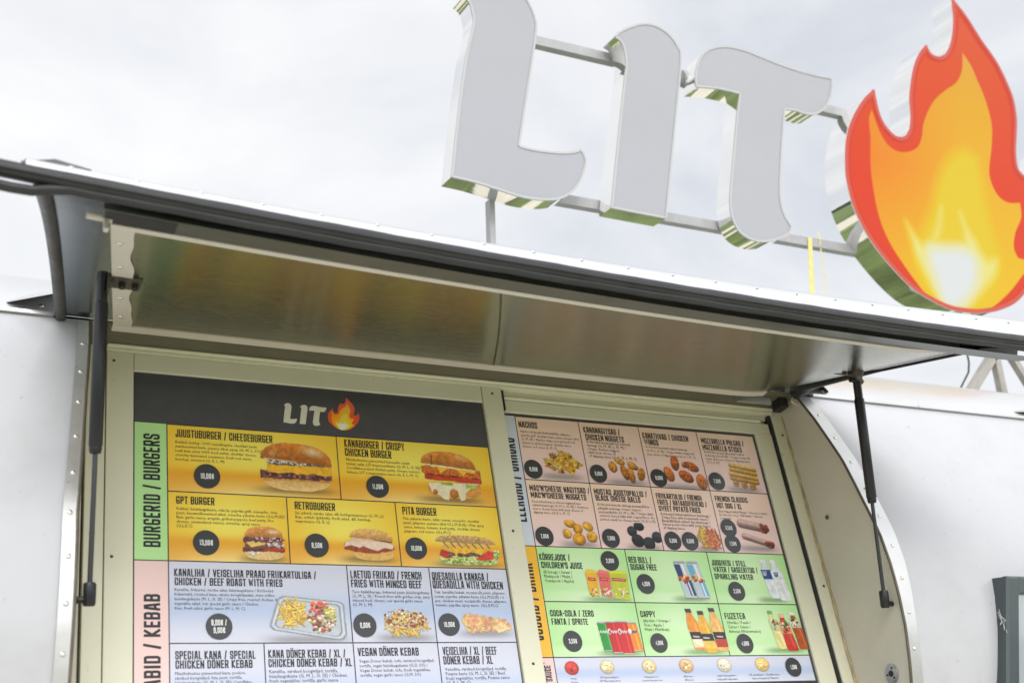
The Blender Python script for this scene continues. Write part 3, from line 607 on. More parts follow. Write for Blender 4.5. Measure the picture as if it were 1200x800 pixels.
        P.band(.0,1.*a,lambda x:.34-.12*np.sin(3.14*x),lambda x:.5-.05*x,(160,74,42),.03,8,.3); P.poly([(.0,.4),(.02*a,.54),(.14*a,.6),(.3*a,.66),(.6*a,.66),(.8*a,.62),(1.*a,.48),(.96*a,.36),(.8*a,.4),(.66*a,.3),(.5*a,.36),(.38*a,.44),(.3*a,.38),(.14*a,.46)],(238,212,192),1.2,.06)
        P.band(.16*a,.8*a,flat(.58),flat(.74),(236,196,170),.02,6,.1); P.cap((.6*a,.66),(.95*a,.58),.03,(150,88,48)); P.band(.12*a,.98*a,lambda x:.70-.10*x,lambda x:.74-.06*x+.26*(1-np.abs(2*x-1)**2.4)**.5,(222,168,92),.006,nz=.16,sh=.3); P.bits(.55*a,.86,.34*a,.08,40,.012,[(242,214,158)])
    else:
        P.band(.04*a,.94*a,lambda x:.10-.08*(1-np.abs(2*x-1)**3)**.6,flat(.3),(196,210,126),.03,9,.25); P.bits(.5*a,.14,.44*a,.07,50,.03,[(150,186,72),(206,218,140),(120,160,56),(226,226,170)]); P.bits(.93*a,.36,.06*a,.14,16,.035,[(166,200,84),(206,220,130)])
        P.poly([(.04*a,.3),(.08*a,.5),(.2*a,.42),(.24*a,.24),(.14*a,.2)],(198,52,40),1,.1); P.poly([(.6*a,.2),(.68*a,.32),(.82*a,.5),(.9*a,.42),(.88*a,.22),(.7*a,.16)],(220,66,48),1,.12)
        P.band(.16*a,.72*a,flat(.28),flat(.42),(116,82,66),.05,10,.5,nsc=30); P.poly([(.1*a,.62),(.22*a,.42),(.28*a,.38),(.3*a,.24),(.33*a,.4),(.45*a,.36),(.55*a,.44),(.7*a,.34),(.76*a,.5),(.62*a,.66),(.3*a,.64)],(244,190,54),1,.12)
        for k in range(7):
            x = (.12+.11*k)*a; P.cap((x,.74),(x+.07*a,.56),.02,(168,92,122)); P.cap((x+.01*a,.75),(x+.08*a,.57),.008,(232,206,216))
        P.band(.0,.95*a,lambda x:.74-.06*x,lambda x:.78-.08*x+.2*(1-np.abs(2*x-1)**3)**.5,(204,160,104),.015,8,.25,sh=.25); P.bits(.45*a,.9,.4*a,.05,36,.012,[(110,70,40),(238,214,170)])
FRY = [(240,192,70),(250,214,104),(232,172,50),(246,204,88)]
MEATS = [(150,92,66),(206,160,124),(120,66,50),(232,204,172),(176,112,84),(238,222,206)]
def f_tray(P):
    a = P.a; rr = [(.20*a,.98),(.94*a,.86),(.99*a,.80),(1.*a,.12),(.96*a,.02),(.9*a,.0),(.06*a,.22),(.01*a,.30),(.02*a,.38),(.13*a,.92)]
    P.poly(rr,(148,156,168),1.5,.1); q = [((x-.53*a)*.95+.53*a,(y-.5)*.93+.5) for x,y in rr]; P.poly(q,(206,212,220),1.5,.06); q = [((x-.53*a)*.88+.53*a,(y-.5)*.84+.5) for x,y in rr]; P.poly(q,(128,136,148),1.5,.1); q = [((x-.53*a)*.84+.53*a,(y-.48)*.8+.48) for x,y in rr]; P.poly(q,(190,198,208),1.5,.05)
    P.sticks(.31*a,.58,.17*a,.26,90,.26,.017,FRY); P.bits(.68*a,.5,.17*a,.33,150,.030,MEATS+[(214,74,58),(190,110,140),(222,214,150)]); P.bits(.66*a,.78,.1*a,.08,16,.035,[(222,92,66),(232,120,92),(150,186,90),(224,190,200)]); P.bits(.8*a,.62,.06*a,.12,16,.035,[(226,190,86),(240,220,150),(170,190,90)])
def f_loaded(P):
    a = P.a; P.sticks(.5*a,.44,.40*a,.34,150,.22,.020,FRY+[(244,220,150)]); P.bits(.5*a,.60,.40*a,.28,150,.024,[(150,72,54),(122,52,44),(186,96,66),(246,232,196),(248,240,216)],1.5)
def f_quesa(P):
    a = P.a
    for k in range(6):
        x = (.10+.14*k)*a; P.poly([(x-.1*a,.62-.04*k),(x-.02*a,.92-.05*k),(x+.10*a,.95-.05*k),(x+.24*a,.5-.05*k),(x+.12*a,.02+.03*k),(x+.02*a,.08+.03*k)],(226,184-4*(k%2)*6,122),1.2,.22,9); P.cap((x+.0*a,.12+.03*k),(x+.15*a,.84-.05*k),.022,(246,226,184)); P.bits(x+.06*a,.3,.05*a,.2,8,.025,[(196,140,92),(214,160,100),(236,210,150)])
    P.poly([(.62*a,.3),(.8*a,.6),(1.*a,.25),(.72*a,.05)],(238,206,150),1,.15)
def f_nachos(P):
    a = P.a
    for k in range(46):
        q, r = P.rs.rand()*6.28, math.sqrt(P.rs.rand()); x, y, t = .5*a+.40*a*r*math.cos(q), .5+.36*r*math.sin(q), P.rs.rand()*6.28; s_ = .14+.08*P.rs.rand()
        P.poly([(x+s_*math.cos(t+i*2.1)*(1.5 if i==0 else .8), y+s_*math.sin(t+i*2.1)*(1.1 if i==0 else .7)) for i in range(3)], np.array([(228,182,56),(206,150,40),(240,204,92),(186,126,36)][k%4])*(.85+.25*P.rs.rand()),1,.15)
        if k % 3 == 0: P.bits(x,y,.05,.05,3,.03,[(104,62,30),(120,70,40),(240,210,120)])
def f_blobs(P, spots, cols, r, sh=.3, bits=None):
    for i, (x, y, rx, ry, rot) in enumerate(spots):
        P.ell(x*P.a, y, rx*r, ry*r, np.array(cols[i % len(cols)])*.72, rot, sh, .25); P.ell(x*P.a, y+.012, rx*r*.93, ry*r*.92, cols[i % len(cols)], rot, sh, .28, 9)
        if bits: P.bits(x*P.a, y, rx*r*.7, ry*r*.6, 9, .02, bits)
NUG = [(.14,.62,.9,1.1,.2),(.34,.86,1.1,.6,-.4),(.42,.44,.75,1.6,.25),(.58,.34,.75,1.6,.1),(.66,.72,1.2,.7,-.5),(.84,.40,.8,1.35,-.3)]
WNG = [(.32,.78,.75,1.25,-.1),(.13,.42,.85,1.25,.3),(.52,.38,1.35,.9,-.5),(.70,.70,1.3,.75,-.4),(.86,.24,.95,1.3,.1),(.56,.75,.7,.5,.3)]
MAC = [(.25,.86,1.1,.75,-.1),(.12,.45,.9,.9,.3),(.46,.66,.95,.9,.5),(.77,.78,1.05,.8,-.5),(.45,.25,1.25,1.15,0),(.84,.36,1.05,1.05,.4)]
BAL = [(.38,.86,.9,.7,-.1),(.14,.66,.85,.8,.3),(.27,.3,1.1,1.0,-.4),(.60,.20,1.0,1.05,.0),(.88,.46,.95,.9,.2)]
def f_sticks(P):
    a = P.a
    for x, y in [(.2,.18),(.45,.14),(.72,.1)]: P.ell(x*a,y+.06,.13,.14,(216,158,66)); P.cap((x*a,y+.1),(x*a+.1,y+.25),.09,(226,172,76))
    for k, (y, c) in enumerate([(.38,(222,166,70)),(.52,(232,180,84)),(.68,(226,172,74)),(.84,(236,188,92))]): P.cap(((.10+.05*(k>1))*a,y+.04),(.9*a,y-.08),.085,c,.35,.15)
def f_fries(P):
    a = P.a; P.sticks(.32*a,.5,.26*a,.40,70,.3,.035,FRY+[(244,216,140)]); P.sticks(.68*a,.48,.26*a,.40,70,.28,.035,[(226,122,76),(236,146,96),(212,98,60)])
def f_dogs(P):
    a = P.a
    for (p, q, r) in [((.12*a,.84),(.66*a,.72),.15),((.14*a,.42),(.72*a,.2),.11)]:
        P.cap(p,q,r,(196,150,142),.4,.12); P.cap((p[0],p[1]+r*.3),(q[0]*.9,q[1]+r*.4),r*.35,(232,208,200),.1); P.bits(q[0]+.05*a,q[1]-.03,.10*a,r*1.0,24,.05,[(126,52,48),(150,74,66),(110,40,40),(190,120,110)],1.2); P.cap((q[0]+.02*a,q[1]),(q[0]+.13*a,q[1]-.04),r*.55,(142,66,58))
def f_juice(P):
    a = P.a
    for x, w_, c, y in [(.02,.26,(240,182,40),.10),(.29,.27,(230,110,100),.08),(.56,.40,(198,206,52),.0)]:
        P.poly([((x+.02)*a,y+.06),((x+w_-.02)*a,y),((x+w_)*a,.92-y*.2),((x+.06)*a,.98),(x*a,.88)],c,1,.06); P.poly([(x*a,.86),((x+.06)*a,.98),((x+w_)*a,.92),((x+w_)*a,.86)],np.array(c)*1.12,1); P.poly([((x+.04)*a,.62),((x+w_-.05)*a,.60),((x+w_-.05)*a,.70),((x+.04)*a,.72)],(198,40,42),1); P.cap(((x+.07)*a,.665),((x+w_-.08)*a,.655),.012,(236,220,220))
        P.bits((x+w_*.5)*a,.24,w_*.34*a,.13,16,.035,[np.array(c)*.75,(248,236,180),(236,150,50),(240,240,220)],1.1)
def can(P, x, w_, y0, y1, c1, c2=None, lean=-.05):
    a = P.a; L_ = lean
    P.poly([((x-L_*0)*a,y1),((x+w_)*a,y1),((x+w_-L_)*a,y0),((x-L_)*a,y0)],c1,1,.04)
    if c2 is not None: P.poly([((x+.0)*a,y1-.06),((x+w_*.5)*a,y1-.06),((x+w_*.5-L_*.5)*a,(y0+y1)/2),((x-L_*.5)*a,(y0+y1)/2)],c2,1,.03); P.poly([((x+w_*.5-L_*.5)*a,(y0+y1)/2),((x+w_-L_*.5)*a,(y0+y1)/2),((x+w_-L_)*a,y0+.05),((x+w_*.5-L_)*a,y0+.05)],c2,1,.03)
    P.cap(((x+w_*.1)*a,y1),((x+w_*.9)*a,y1),.025,(196,198,202)); P.cap(((x+w_*.1-L_)*a,y0),((x+w_*.9-L_)*a,y0),.025,(186,188,194)); P.poly([((x+w_*.62)*a,y1-.05),((x+w_*.74)*a,y1-.05),((x+w_*.74-L_)*a,y0+.05),((x+w_*.62-L_)*a,y0+.05)],np.minimum(np.array(c1)*1.25+18,250),2.5)
def f_energy(P):
    for x, c in [(.04,(48,66,120)),(.44,(108,176,214))]:
        can(P,x,.36,.05,.95,(196,206,222),c,-.16); P.bits((x+.26)*P.a,.53,.16*P.a,.07,14,.04,[(196,48,60),(214,70,70),(236,196,90)],1.4)
def f_cola(P):
    for x, c, y in [(.0,(40,150,60),.09),(.66,(236,140,40),.08),(.2,(196,36,40),.03),(.44,(206,44,46),.0)]:
        can(P,x,.27,y,.96-y*.4,c,None,-.06)
        k = [(x+.03+.03*i, .63+.05*(i%2)) for i in range(8)]
        for (p, q) in zip(k[:-1], k[1:]): P.cap((p[0]*P.a,p[1]),(q[0]*P.a,q[1]),.02,(244,240,240) if x!=.66 else (60,80,170),.05)
    for i in range(3): P.ell((.26+.27*i*.9)*P.a,.66,.06,.09,(246,242,242)); 
    P.ell(.27*P.a,.66,.03,.05,(196,36,40)); P.ell(.50*P.a,.66,.03,.05,(206,44,46))
def bottle(P, x, w_, y0, y1, liq, capc, lab, lean=-.1, wt=False):
    a = P.a; L_ = lean
    def X(t, y): return (x+w_*t-L_*(y1-y)/(y1-y0))*a
    ys = [y1-.08, y1-.14, y1-.26, y1-.42, (y0+y1)/2-.05, y0+.12, y0+.03, y0]
    hw = [.20,.22,.38,.48,.44,.5,.48,.36]
    P.poly([(X(.5-h,y),y) for h,y in zip(hw,ys)]+[(X(.5+h,y),y) for h,y in list(zip(hw,ys))[::-1]],liq,1.2,.1)
    P.poly([(X(.62,ys[2]),ys[2]),(X(.74,ys[3]),ys[3]),(X(.74,y0+.1),y0+.1),(X(.64,y0+.1),y0+.1)],np.minimum(np.array(liq)*1.15+20,250),3)
    P.poly([(X(.26,y1),y1),(X(.74,y1),y1),(X(.74,y1-.09),y1-.09),(X(.26,y1-.09),y1-.09)],capc,1,.05)
    for (l0, l1, c) in lab: P.poly([(X(.03,l1),l1),(X(.97,l1),l1),(X(.97,l0),l0),(X(.03,l0),l0)],c,1,.1)
def f_water(P):
    bottle(P,.02,.46,.05,.97,(226,232,238),(236,240,244),[(.50,.72,(36,74,140))],-.22); bottle(P,.38,.46,.0,.97,(230,236,240),(240,242,246),[(.5,.7,(226,232,240))],-.2)
    for x, y, c in [(.22,.63,(236,240,248)),(.64,.61,(40,70,130))]:
        P.cap((x*P.a-.05,y+.05),(x*P.a-.03,y-.03),.014,c,0); P.cap((x*P.a-.03,y-.03),(x*P.a+.03,y-.03),.014,c,0); P.cap((x*P.a+.03,y-.03),(x*P.a+.05,y+.05),.014,c,0); P.cap((x*P.a,y+.05),(x*P.a,y-.05),.012,c,0)
def f_nectar(P):
    bottle(P,.0,.32,.06,.98,(240,150,50),(56,56,58),[(.30,.46,(44,40,42)),(.12,.30,(244,232,200))],-.14); bottle(P,.60,.32,.03,1.,(240,184,104),(56,56,58),[(.30,.46,(52,34,40)),(.12,.30,(190,60,50))],-.12); bottle(P,.30,.32,.0,.93,(242,180,60),(56,56,58),[(.26,.42,(44,42,40)),(.10,.26,(244,206,96))],-.10)
    for x, y in [(.17,.36),(.42,.33),(.77,.36)]: P.cap((x*P.a,y),(x*P.a+.14,y-.01),.016,(236,234,228),0)
def f_tea(P):
    bottle(P,.02,.28,.05,.98,(232,220,150),(120,180,110),[(.48,.76,(196,206,150))],-.17); bottle(P,.62,.30,.03,.96,(176,84,36),(238,238,238),[(.56,.78,(210,200,170))],-.14); bottle(P,.30,.32,.0,.9,(200,60,50),(240,196,160),[(.42,.70,(222,160,120))],-.12)
    P.bits(.24*P.a,.66,.08*P.a,.1,14,.03,[(60,120,50),(220,80,60),(240,236,220)]); P.bits(.50*P.a,.58,.11*P.a,.12,20,.03,[(60,130,60),(220,66,60),(250,220,200),(40,80,40)]); P.bits(.78*P.a,.68,.09*P.a,.08,14,.03,[(60,90,50),(150,40,40),(240,230,210)])
def f_sauce(P, c):
    P.ell(.5*P.a,.5,.47*P.a,.47,np.array(c)*.85,0,.1,.1); P.ell(.5*P.a,.52,.42*P.a,.41,c,0,.15,.2); P.bits(.5*P.a,.5,.25*P.a,.25,10,.07,[np.minimum(np.array(c)*1.12+8,250),np.array(c)*.9],2.)
# ------------------------------------------------------------------ menu boards
YEL, LAV, PNK, GRN = 0, 1, 2, 3
def panel_bg(kind, X, Y):        # printed backdrop, X,Y in 0..1
    X = X[..., None]; Y = Y[..., None]; mixc = lambda a, b_, t: np.array(a)*(1-t)+np.array(b_)*t
    sm = lambda e0, e1, v: np.clip((v-e0)/(e1-e0), 0, 1)**2*(3-2*np.clip((v-e0)/(e1-e0), 0, 1))
    if kind == YEL:
        glow = np.exp(-((X-.5)/.42)**2-((Y-.62)/.5)**2); top = mixc((248,200,52), (253,236,104), glow)
        fl_ = mixc((238,168,44), (252,222,140), np.exp(-((X-.5)/.5)**2)*(1-Y/.26)); top = mixc(top, (236,160,28), np.exp(-((Y-.27)/.09)**2)*.75)
        return mixc(fl_, top, sm(.2, .3, Y))
    if kind == LAV: return mixc(mixc((214,215,234), (210,213,230), X), (176,194,228), np.exp(-((Y-.42)/.2)**2)*.8) 
    if kind == PNK: return mixc((246,214,212), (252,220,198), sm(.1, .9, Y)*(1-.4*X))
    g_ = mixc((176,230,150), (214,246,194), np.exp(-((X-.5)/.45)**2-((Y-.6)/.6)**2)); return mixc(mixc((192,234,168), (218,246,200), np.exp(-((X-.5)/.4)**2)), g_, sm(.14, .24, Y))
def panel(board, kind, x0, x1, z0, z1, y, shadow=None, label=None):
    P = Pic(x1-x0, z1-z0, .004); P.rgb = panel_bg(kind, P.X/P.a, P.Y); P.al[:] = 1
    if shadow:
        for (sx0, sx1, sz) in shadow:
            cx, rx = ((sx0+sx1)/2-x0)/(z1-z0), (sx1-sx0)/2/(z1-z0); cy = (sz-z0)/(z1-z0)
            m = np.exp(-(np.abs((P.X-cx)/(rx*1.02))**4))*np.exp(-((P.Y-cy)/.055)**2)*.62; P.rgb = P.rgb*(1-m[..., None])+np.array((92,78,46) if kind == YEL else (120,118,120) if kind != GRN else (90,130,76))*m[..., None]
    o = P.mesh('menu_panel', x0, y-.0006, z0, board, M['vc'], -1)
    if label: o['label'] = label
    return o
def picture(par, fn, u0, u1, v0, v1, y, *a):
    uc, vc_ = (u0+u1)/2, (v0+v1)/2; x0, x1 = bx(u0, vc_, y), bx(u1, vc_, y); z0, z1 = bz(uc, v1, y), bz(uc, v0, y)
    P = Pic(x1-x0, z1-z0, .0013); fn(P, *a); return P.mesh('food_picture', x0, y-.0015, z0, par, M['vc'])
def pic_shadow(u0, u1, v1, y): return (bx(u0, v1, y), bx(u1, v1, y), bz((u0+u1)/2, v1, y)+.002)
def badge(par, u, v, r, txt, y):
    y -= .0003*(int(u) % 3)
    c = at(u, v, y); rm = r*(bx(u+5, v, y)-bx(u-5, v, y))/10*.5+r*(bz(u, v-5, y)-bz(u, v+5, y))/10*.5
    mb = MB(); n = 40; mb.add([(c[0]+rm*math.cos(a), y-.0018, c[2]+rm*math.sin(a)) for a in np.linspace(0, 2*math.pi, n, endpoint=False)], [tuple(range(n))])
    h = rm*.44; ls = txt.split('|'); t = MB()
    for i, s in enumerate(ls):
        wd = text_width(s)*h*.95; z = c[2]-h/2+(len(ls)-1)*h*.66-i*h*1.32
        block_text(t, s, h, lambda px, q, l, z=z, wd=wd: (c[0]-wd/2+px, y-.0024-l, z+q), .95, .15)
    # price figures are a second material of the same mesh
    ov = len(mb.v); mb2 = MB(); mb2.v = mb.v+t.v; mb2.f = mb.f+[tuple(i+ov for i in f) for f in t.f]; mb2.m = mb.m+[1]*len(t.f); mb2.sm = [False]*len(mb2.f)
    return mb2.build('price_badge', [M['badge'], M['paper']], par)
def vertical_text(par, s, u_base, v0, v1, cap_px, y, name='lettering', x_off=None, m=None):
    xb = bx(u_base, (v0+v1)/2, y) if x_off is None else x_off; za, zb = bz(u_base, v0, y), bz(u_base, v1, y); h = cap_px*(bx(u_base+5, v0, y)-bx(u_base-5, v0, y))/10
    sx = (zb-za)/(text_width(s)*h); mb = MB(); block_text(mb, s, h, lambda px, q, l: (xb-q, y-.0012-l, za+px), sx, .15); return mb.build(name, m or M['ink'], par)
def flat_panel(name, board, x0, x1, z0, z1, y, m, d=.0008):
    mb = MB(); mb.box(x0, x1, y-d, y+.001, z0, z1); return mb.build(name, m, board)
def solid(col):
    nm = 'print_%d_%d_%d' % col
    if nm in bpy.data.materials: return bpy.data.materials[nm]
    return mat(nm, tuple(lin(col)), .42, 0, .2, 0, 30, .02, 8)
G1 = .0013    # half the dark rule between panels
# big letter outlines in sign pixels ------------------------------------------
def smooth(pts, closed=True, sub=4, ang=42):
    P = [np.array(p, float) for p in pts]; n = len(P); sharp = []
    for i in range(n):
        a = P[i]-P[i-1]; c = P[(i+1) % n]-P[i]; q = abs(math.degrees(math.atan2(a[0]*c[1]-a[1]*c[0], a@c))); sharp.append(q > ang)
    o = []
    for i in range(n):
        p1, p2 = P[i], P[(i+1) % n]; p0 = P[i-1] if not sharp[i] else p1-(p2-p1); p3 = P[(i+2) % n] if not sharp[(i+1) % n] else p2+(p2-p1)
        d = np.linalg.norm(p2-p1)
        k = sub
        for j in range(k):
            f = j/k; o.append(.5*((2*p1)+(-p0+p2)*f+(2*p0-5*p1+4*p2-p3)*f*f+(-p0+3*p1-3*p2+p3)*f**3))
    return o
ZA = lambda pts, s, ox, oy: [(x/s+ox, y/s+oy) for x, y in pts]
LET_L = ZA([(80,572),(105,340),(128,180),(150,80),(147,40),(137,8),(118,-10),(150,-42),(200,-58),(252,-54),(300,-30),(330,8),(350,55),(355,105),(328,290),(300,472),(340,482),(380,488),(440,493),(478,490),(496,483),(508,496),(516,522),(510,553),(495,590),(470,622),(430,643),(380,647),(310,638),(230,613),(150,588)], 2.7594, 500, 0)
LET_I = ZA([(597,672),(615,490),(640,255),(645,215),(640,165),(628,135),(608,120),(622,104),(650,90),(695,77),(740,83),(782,110),(812,150),(823,205),(800,450),(775,706),(690,690)], 2.7594, 500, 0)
LET_T = ZA([(107,184),(103,150),(112,100),(126,72),(152,52),(190,43),(230,45),(280,58),(330,78),(390,102),(450,123),(520,142),(577,153),(578,185),(572,220),(556,254),(535,272),(510,280),(480,276),(450,266),(414,262),(408,340),(402,430),(398,540),(403,592),(415,630),(438,668),(430,690),(405,706),(370,717),(330,721),(290,710),(260,690),(240,660),(227,620),(224,560),(235,430),(246,300),(257,208),(220,198),(180,190),(140,186)], 2.962, 780, 40)
FLM = [(1114.5,-3),(1132.5,20),(1150,47.5),(1167.5,72.5),(1180,97.5),(1187.5,117.5),(1191,140),(1190.7,160),(1190,177),(1192,196),(1199,206),(1207,206),(1215,197),(1220,176),(1230,203),(1235,240),(1232,275),(1222,305),(1208,331),(1200,344),(1187.5,356),(1170,363.5),(1155,366.5),(1140,367),(1118,364),(1102,358),(1085,349),(1070,339),(1052.5,322.5),(1035,302.5),(1020,282.5),(1007.5,261),(997.5,237.5),(991,210),(989.5,190),(990,170),(992,157),(995.5,145),(1002.5,130),(1012.5,115),(1024,104.5),(1026.5,117.5),(1031,135),(1037.5,147.5),(1047,158),(1055,161),(1061,159),(1065,150),(1066,135),(1064.7,115),(1067,92.5),(1071,75),(1077.5,61),(1085,52.5),(1088,59),(1092.5,64.5),(1100,67),(1107,63.5),(1112,54),(1115,40),(1116,22),(1114.5,7)]
FA = lambda pts: [(970+x/4, y/4) for x, y in pts]; FB = lambda pts: [(970+x/4, 190+y/4) for x, y in pts]
FL_OR = FA([(205,515),(192,560),(198,640),(198,710),(200,790)])+FB([(208,100),(225,200),(250,290),(290,380),(340,460),(400,545),(460,620),(540,686),(620,705),(690,702),(770,680),(850,610),(905,540),(935,500),(950,465),(890,450),(870,400),(878,330),(905,262),(900,192),(850,192),(810,172),(780,132),(760,80)])+FA([(755,790),(766,690),(768,600),(755,530),(730,450),(700,380),(670,310),(629,248),(630,290),(625,340),(600,390),(550,425),(500,470),(465,530),(445,590),(440,640),(420,690),(380,712),(330,712),(285,685),(250,635),(225,575)])
FL_YE = FA([(640,700),(590,715),(550,760)])+FB([(520,60),(500,130),(485,210),(440,330),(420,480),(480,600),(560,690),(650,692),(740,640),(790,540),(800,440),(770,330),(740,200),(720,90)])+FA([(700,740)])
FL_PA = FB([(530,215),(515,300),(490,370),(440,385),(365,278),(385,350),(410,440),(450,520),(500,620),(540,682),(650,692),(720,612),(785,530),(796,455),(745,462),(712,415),(690,370),(655,320),(620,240),(640,330),(640,380),(560,385),(500,375),(525,310)])
FL_WH = FB([(478,400),(560,398),(635,405),(685,440),(705,500),(695,570),(660,640),(610,690),(550,682),(525,620),(500,540),(472,450)])
FE = 1.6
def flame_pic(P, tr):
    T = lambda pts: [tr(p) for p in pts]; w_, hh = P.X/P.a, P.Y
    P.al[:] = 0; P.poly(T(smooth(FLM)), (232,84,54), 1.0)
    base_al = P.al.copy()
    c = np.array(T([(1105,300)])[0])
    d = np.hypot(P.X-c[0], P.Y-c[1])
    ins = np.array(smooth(FLM)); cen = ins.mean(0)
    k = np.clip((hh-.35)/.6, 0, 1)[..., None]
    P.poly(T(shrink(smooth(FLM), 7)), np.array((240,84,34))*(1-k)+np.array((238,106,72))*k, 1.6/P.px*.003)
    kx = np.clip((w_-.1)/.5, 0, 1)[..., None]; kk = np.clip((hh-.42)/.5, 0, 1)[..., None]
    low = np.array((252,148,20))*(1-kx)+np.array((250,192,34))*kx; low = low*(1-np.clip(1-hh/.4, 0, 1)[..., None])+np.array((250,208,14))*np.clip(1-hh/.4, 0, 1)[..., None]
    P.poly(T(smooth(FL_OR)), low*(1-kk)+np.array((240,178,92))*kk, 1.2)
    P.poly(T(smooth(FL_YE)), (244,214,66), .05/P.px); P.poly(T(smooth(FL_PA)), (246,236,150), .035/P.px); P.poly(T(smooth(FL_WH)), (236,240,242), .05/P.px)
    P.al = base_al
def shrink(pts, d):
    P = [np.array(p, float) for p in pts]; n = len(P); o = []
    ar = sum(P[i][0]*P[(i+1)%n][1]-P[(i+1)%n][0]*P[i][1] for i in range(n)); sg = 1 if ar > 0 else -1
    for i in range(n):
        t = P[(i+1) % n]-P[i-1]; l = np.linalg.norm(t)
        o.append(P[i]+sg*d*np.array([-t[1], t[0]])/max(l, 1e-6))
    return o
# ---- left board
y = 0.
LB = thing('menu_board', (.927, 0, 1.75), 'menu board with charcoal logo header, yellow burger panels and lavender kebab panels', 'menu board')
mb = MB(); mb.box(.5025, 1.3545, y, y+.004, 1.70, 2.7638); mb.build('backing_sheet', M['board'], LB)
HD = flat_panel('header_band', LB, .5030, 1.3540, 2.6425, 2.7630, y, M['header'])
ZR = [2.6412, 2.4823, 2.3262, 2.1518, 1.965]
cb = flat_panel('category_band', LB, .5040, .5728-G1, ZR[2]+G1, ZR[0], y, solid((186,232,158))); vertical_text(cb, 'BURGERID / BURGERS', 187.5, 641, 509, 20, y)
cb = flat_panel('category_band', LB, .5040, .5728-G1, 1.702, ZR[2]-G1, y, solid((238,206,204))); vertical_text(cb, 'KEBABID / KEBAB', 188, 838, 696, 20, y)
def mk(board, kind, xa, xb, r, ZR_, y, head, cap, desc, badges, pics, label):
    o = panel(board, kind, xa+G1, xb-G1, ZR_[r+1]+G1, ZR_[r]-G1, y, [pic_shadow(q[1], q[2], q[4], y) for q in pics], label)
    if head: heading(head, cap, o, y)
    if desc: small_text(desc[0], desc[1], desc[2], desc[3], desc[4], o, y)
    for bb in badges: badge(o, *bb, y)
    for q in pics: picture(o, q[0], q[1], q[2], q[3], q[4], y, *q[5:])
    return o
X0, X1 = .5728, 1.3540
mk(LB, YEL, X0, .961, 0, ZR, y, [('JUUSTUBURGER / CHEESEBURGER',(205.6,511.8),(319.2,519))], 9.2,
   (['Kukkel, ketšup, 100% veiselihapihv, cheddari juust,','marineeritud kurk, punane sibul, sinep (G, M, L, SO)/','Lush bun, juicy 100% beef cutlet, cheddar cheese,','crunchy marinated cucumber, fresh red onion,','ketchup, mustard (G, E, L, M)'],205.1,519,306,5.0), [(242.5,558,14.8,'10,00€')], [(f_burger,304.5,388.5,519.5,575.5,'cheese')], 'wide yellow panel with a cheeseburger under the header')
mk(LB, YEL, .961, X1, 0, ZR, y, [('KANABURGER / CRISPY',(403.6,523.5),(474,528)),('CHICKEN BURGER',(404.3,533.9),(458.7,537.2))], 9,
   (['Maisihelvestes paneeritud kana-pihv, juust,','tomat, salat, LIT-majoneesikaste (G, M, L, SI, SE)/','Cornflake-coated chicken patty, cheese, tomato,','lettuce, LIT`s mayonnaise sauce (G, E, L, M, C)'],405.2,539.6,492,4.8), [(442.3,570.3,13,'11,00€')], [(f_burger,494.5,563,528.5,586.5,'chicken')], 'yellow panel with a crispy chicken burger dripping white sauce')
mk(LB, YEL, X0, .833, 1, ZR, y, [('GPT BURGER',(206.3,590),(251.3,592))], 9,
   (['Kukkel, küüslaugukaste, rukola, paprika grill, veisepihv, õine','juust, karamelliseeritud sibul, sriracha, pikante kaste (G,L,M,SE)/','Bun, garlic sauce, arugula, grilled peppers, beef patty, fine','cheese, caramelized onions, sriracha, spicy sauce','(G,L,E,C)'],206.3,597,333,5.0), [(241.4,635.8,15,'13,00€')], [(f_burger,284,333.5,617,656,'gpt')], 'yellow panel with a layered burger and tomato')
mk(LB, YEL, .833, 1.0912, 1, ZR, y, [('RETROBURGER',(345.4,596.4),(392.8,598.6))], 9,
   (['Sai, pihvid, värske salat, till, ketšup/majonees (G, M, L)/','Bun, cutlets (pikkvik), fresh salad, dill, ketchup,','mayonnaise (G, E, L)'],345.4,602,449,4.9), [(371,639,14,'8,50€')], [(f_burger,403,461.5,619,656.5,'retro')], 'yellow panel with a burger under pale pink sauce')
mk(LB, YEL, 1.0912, X1, 1, ZR, y, [('PITA BURGER',(471.7,602.5),(511.6,604.8))], 9,
   (['Pita, pikante kaste, salat, tomat, veisepihv, cheddar','juust, jalapeno, punane sibul (G,L,M,SI,SE) / Pita, spicy','sauce, lettuce, tomato, beef patty, cheddar cheese','jalapeno, red onion. (G,L,M,C)'],472,608.6,566,4.9), [(487.5,642.4,12.7,'10,00€')], [(f_burger,511,585,626,662.5,'pita')], 'yellow panel with a seeded pita burger')
mk(LB, LAV, X0, .9606, 2, ZR, y, [('KANALIHA / VEISELIHA PRAAD FRIIKARTULIGA /',(204,674.9),(370.7,677.2)),('CHICKEN / BEEF ROAST WITH FRIES',(204.6,685.3),(331,687))], 9,
   (['Kanaliha, friikartul, värske salat, küüslaugukaste / Krõbedad','friikartulid, röstitud kana, värske köögiviljasalat, meie eriline','küüslaugukaste (M, L, SI, SE) / Crispy fries, roasted chicken, fresh','vegetable salad, our special garlic sauce / Chicken,','fries, fresh salad, garlic sauce (M, L, M, C)'],204,692,331,5.4), [(256.6,733.8,15.5,'8,00€ /|9,00€')], [(f_tray,314.5,405,697,750)], 'lavender panel with fries and meat on a metal tray')
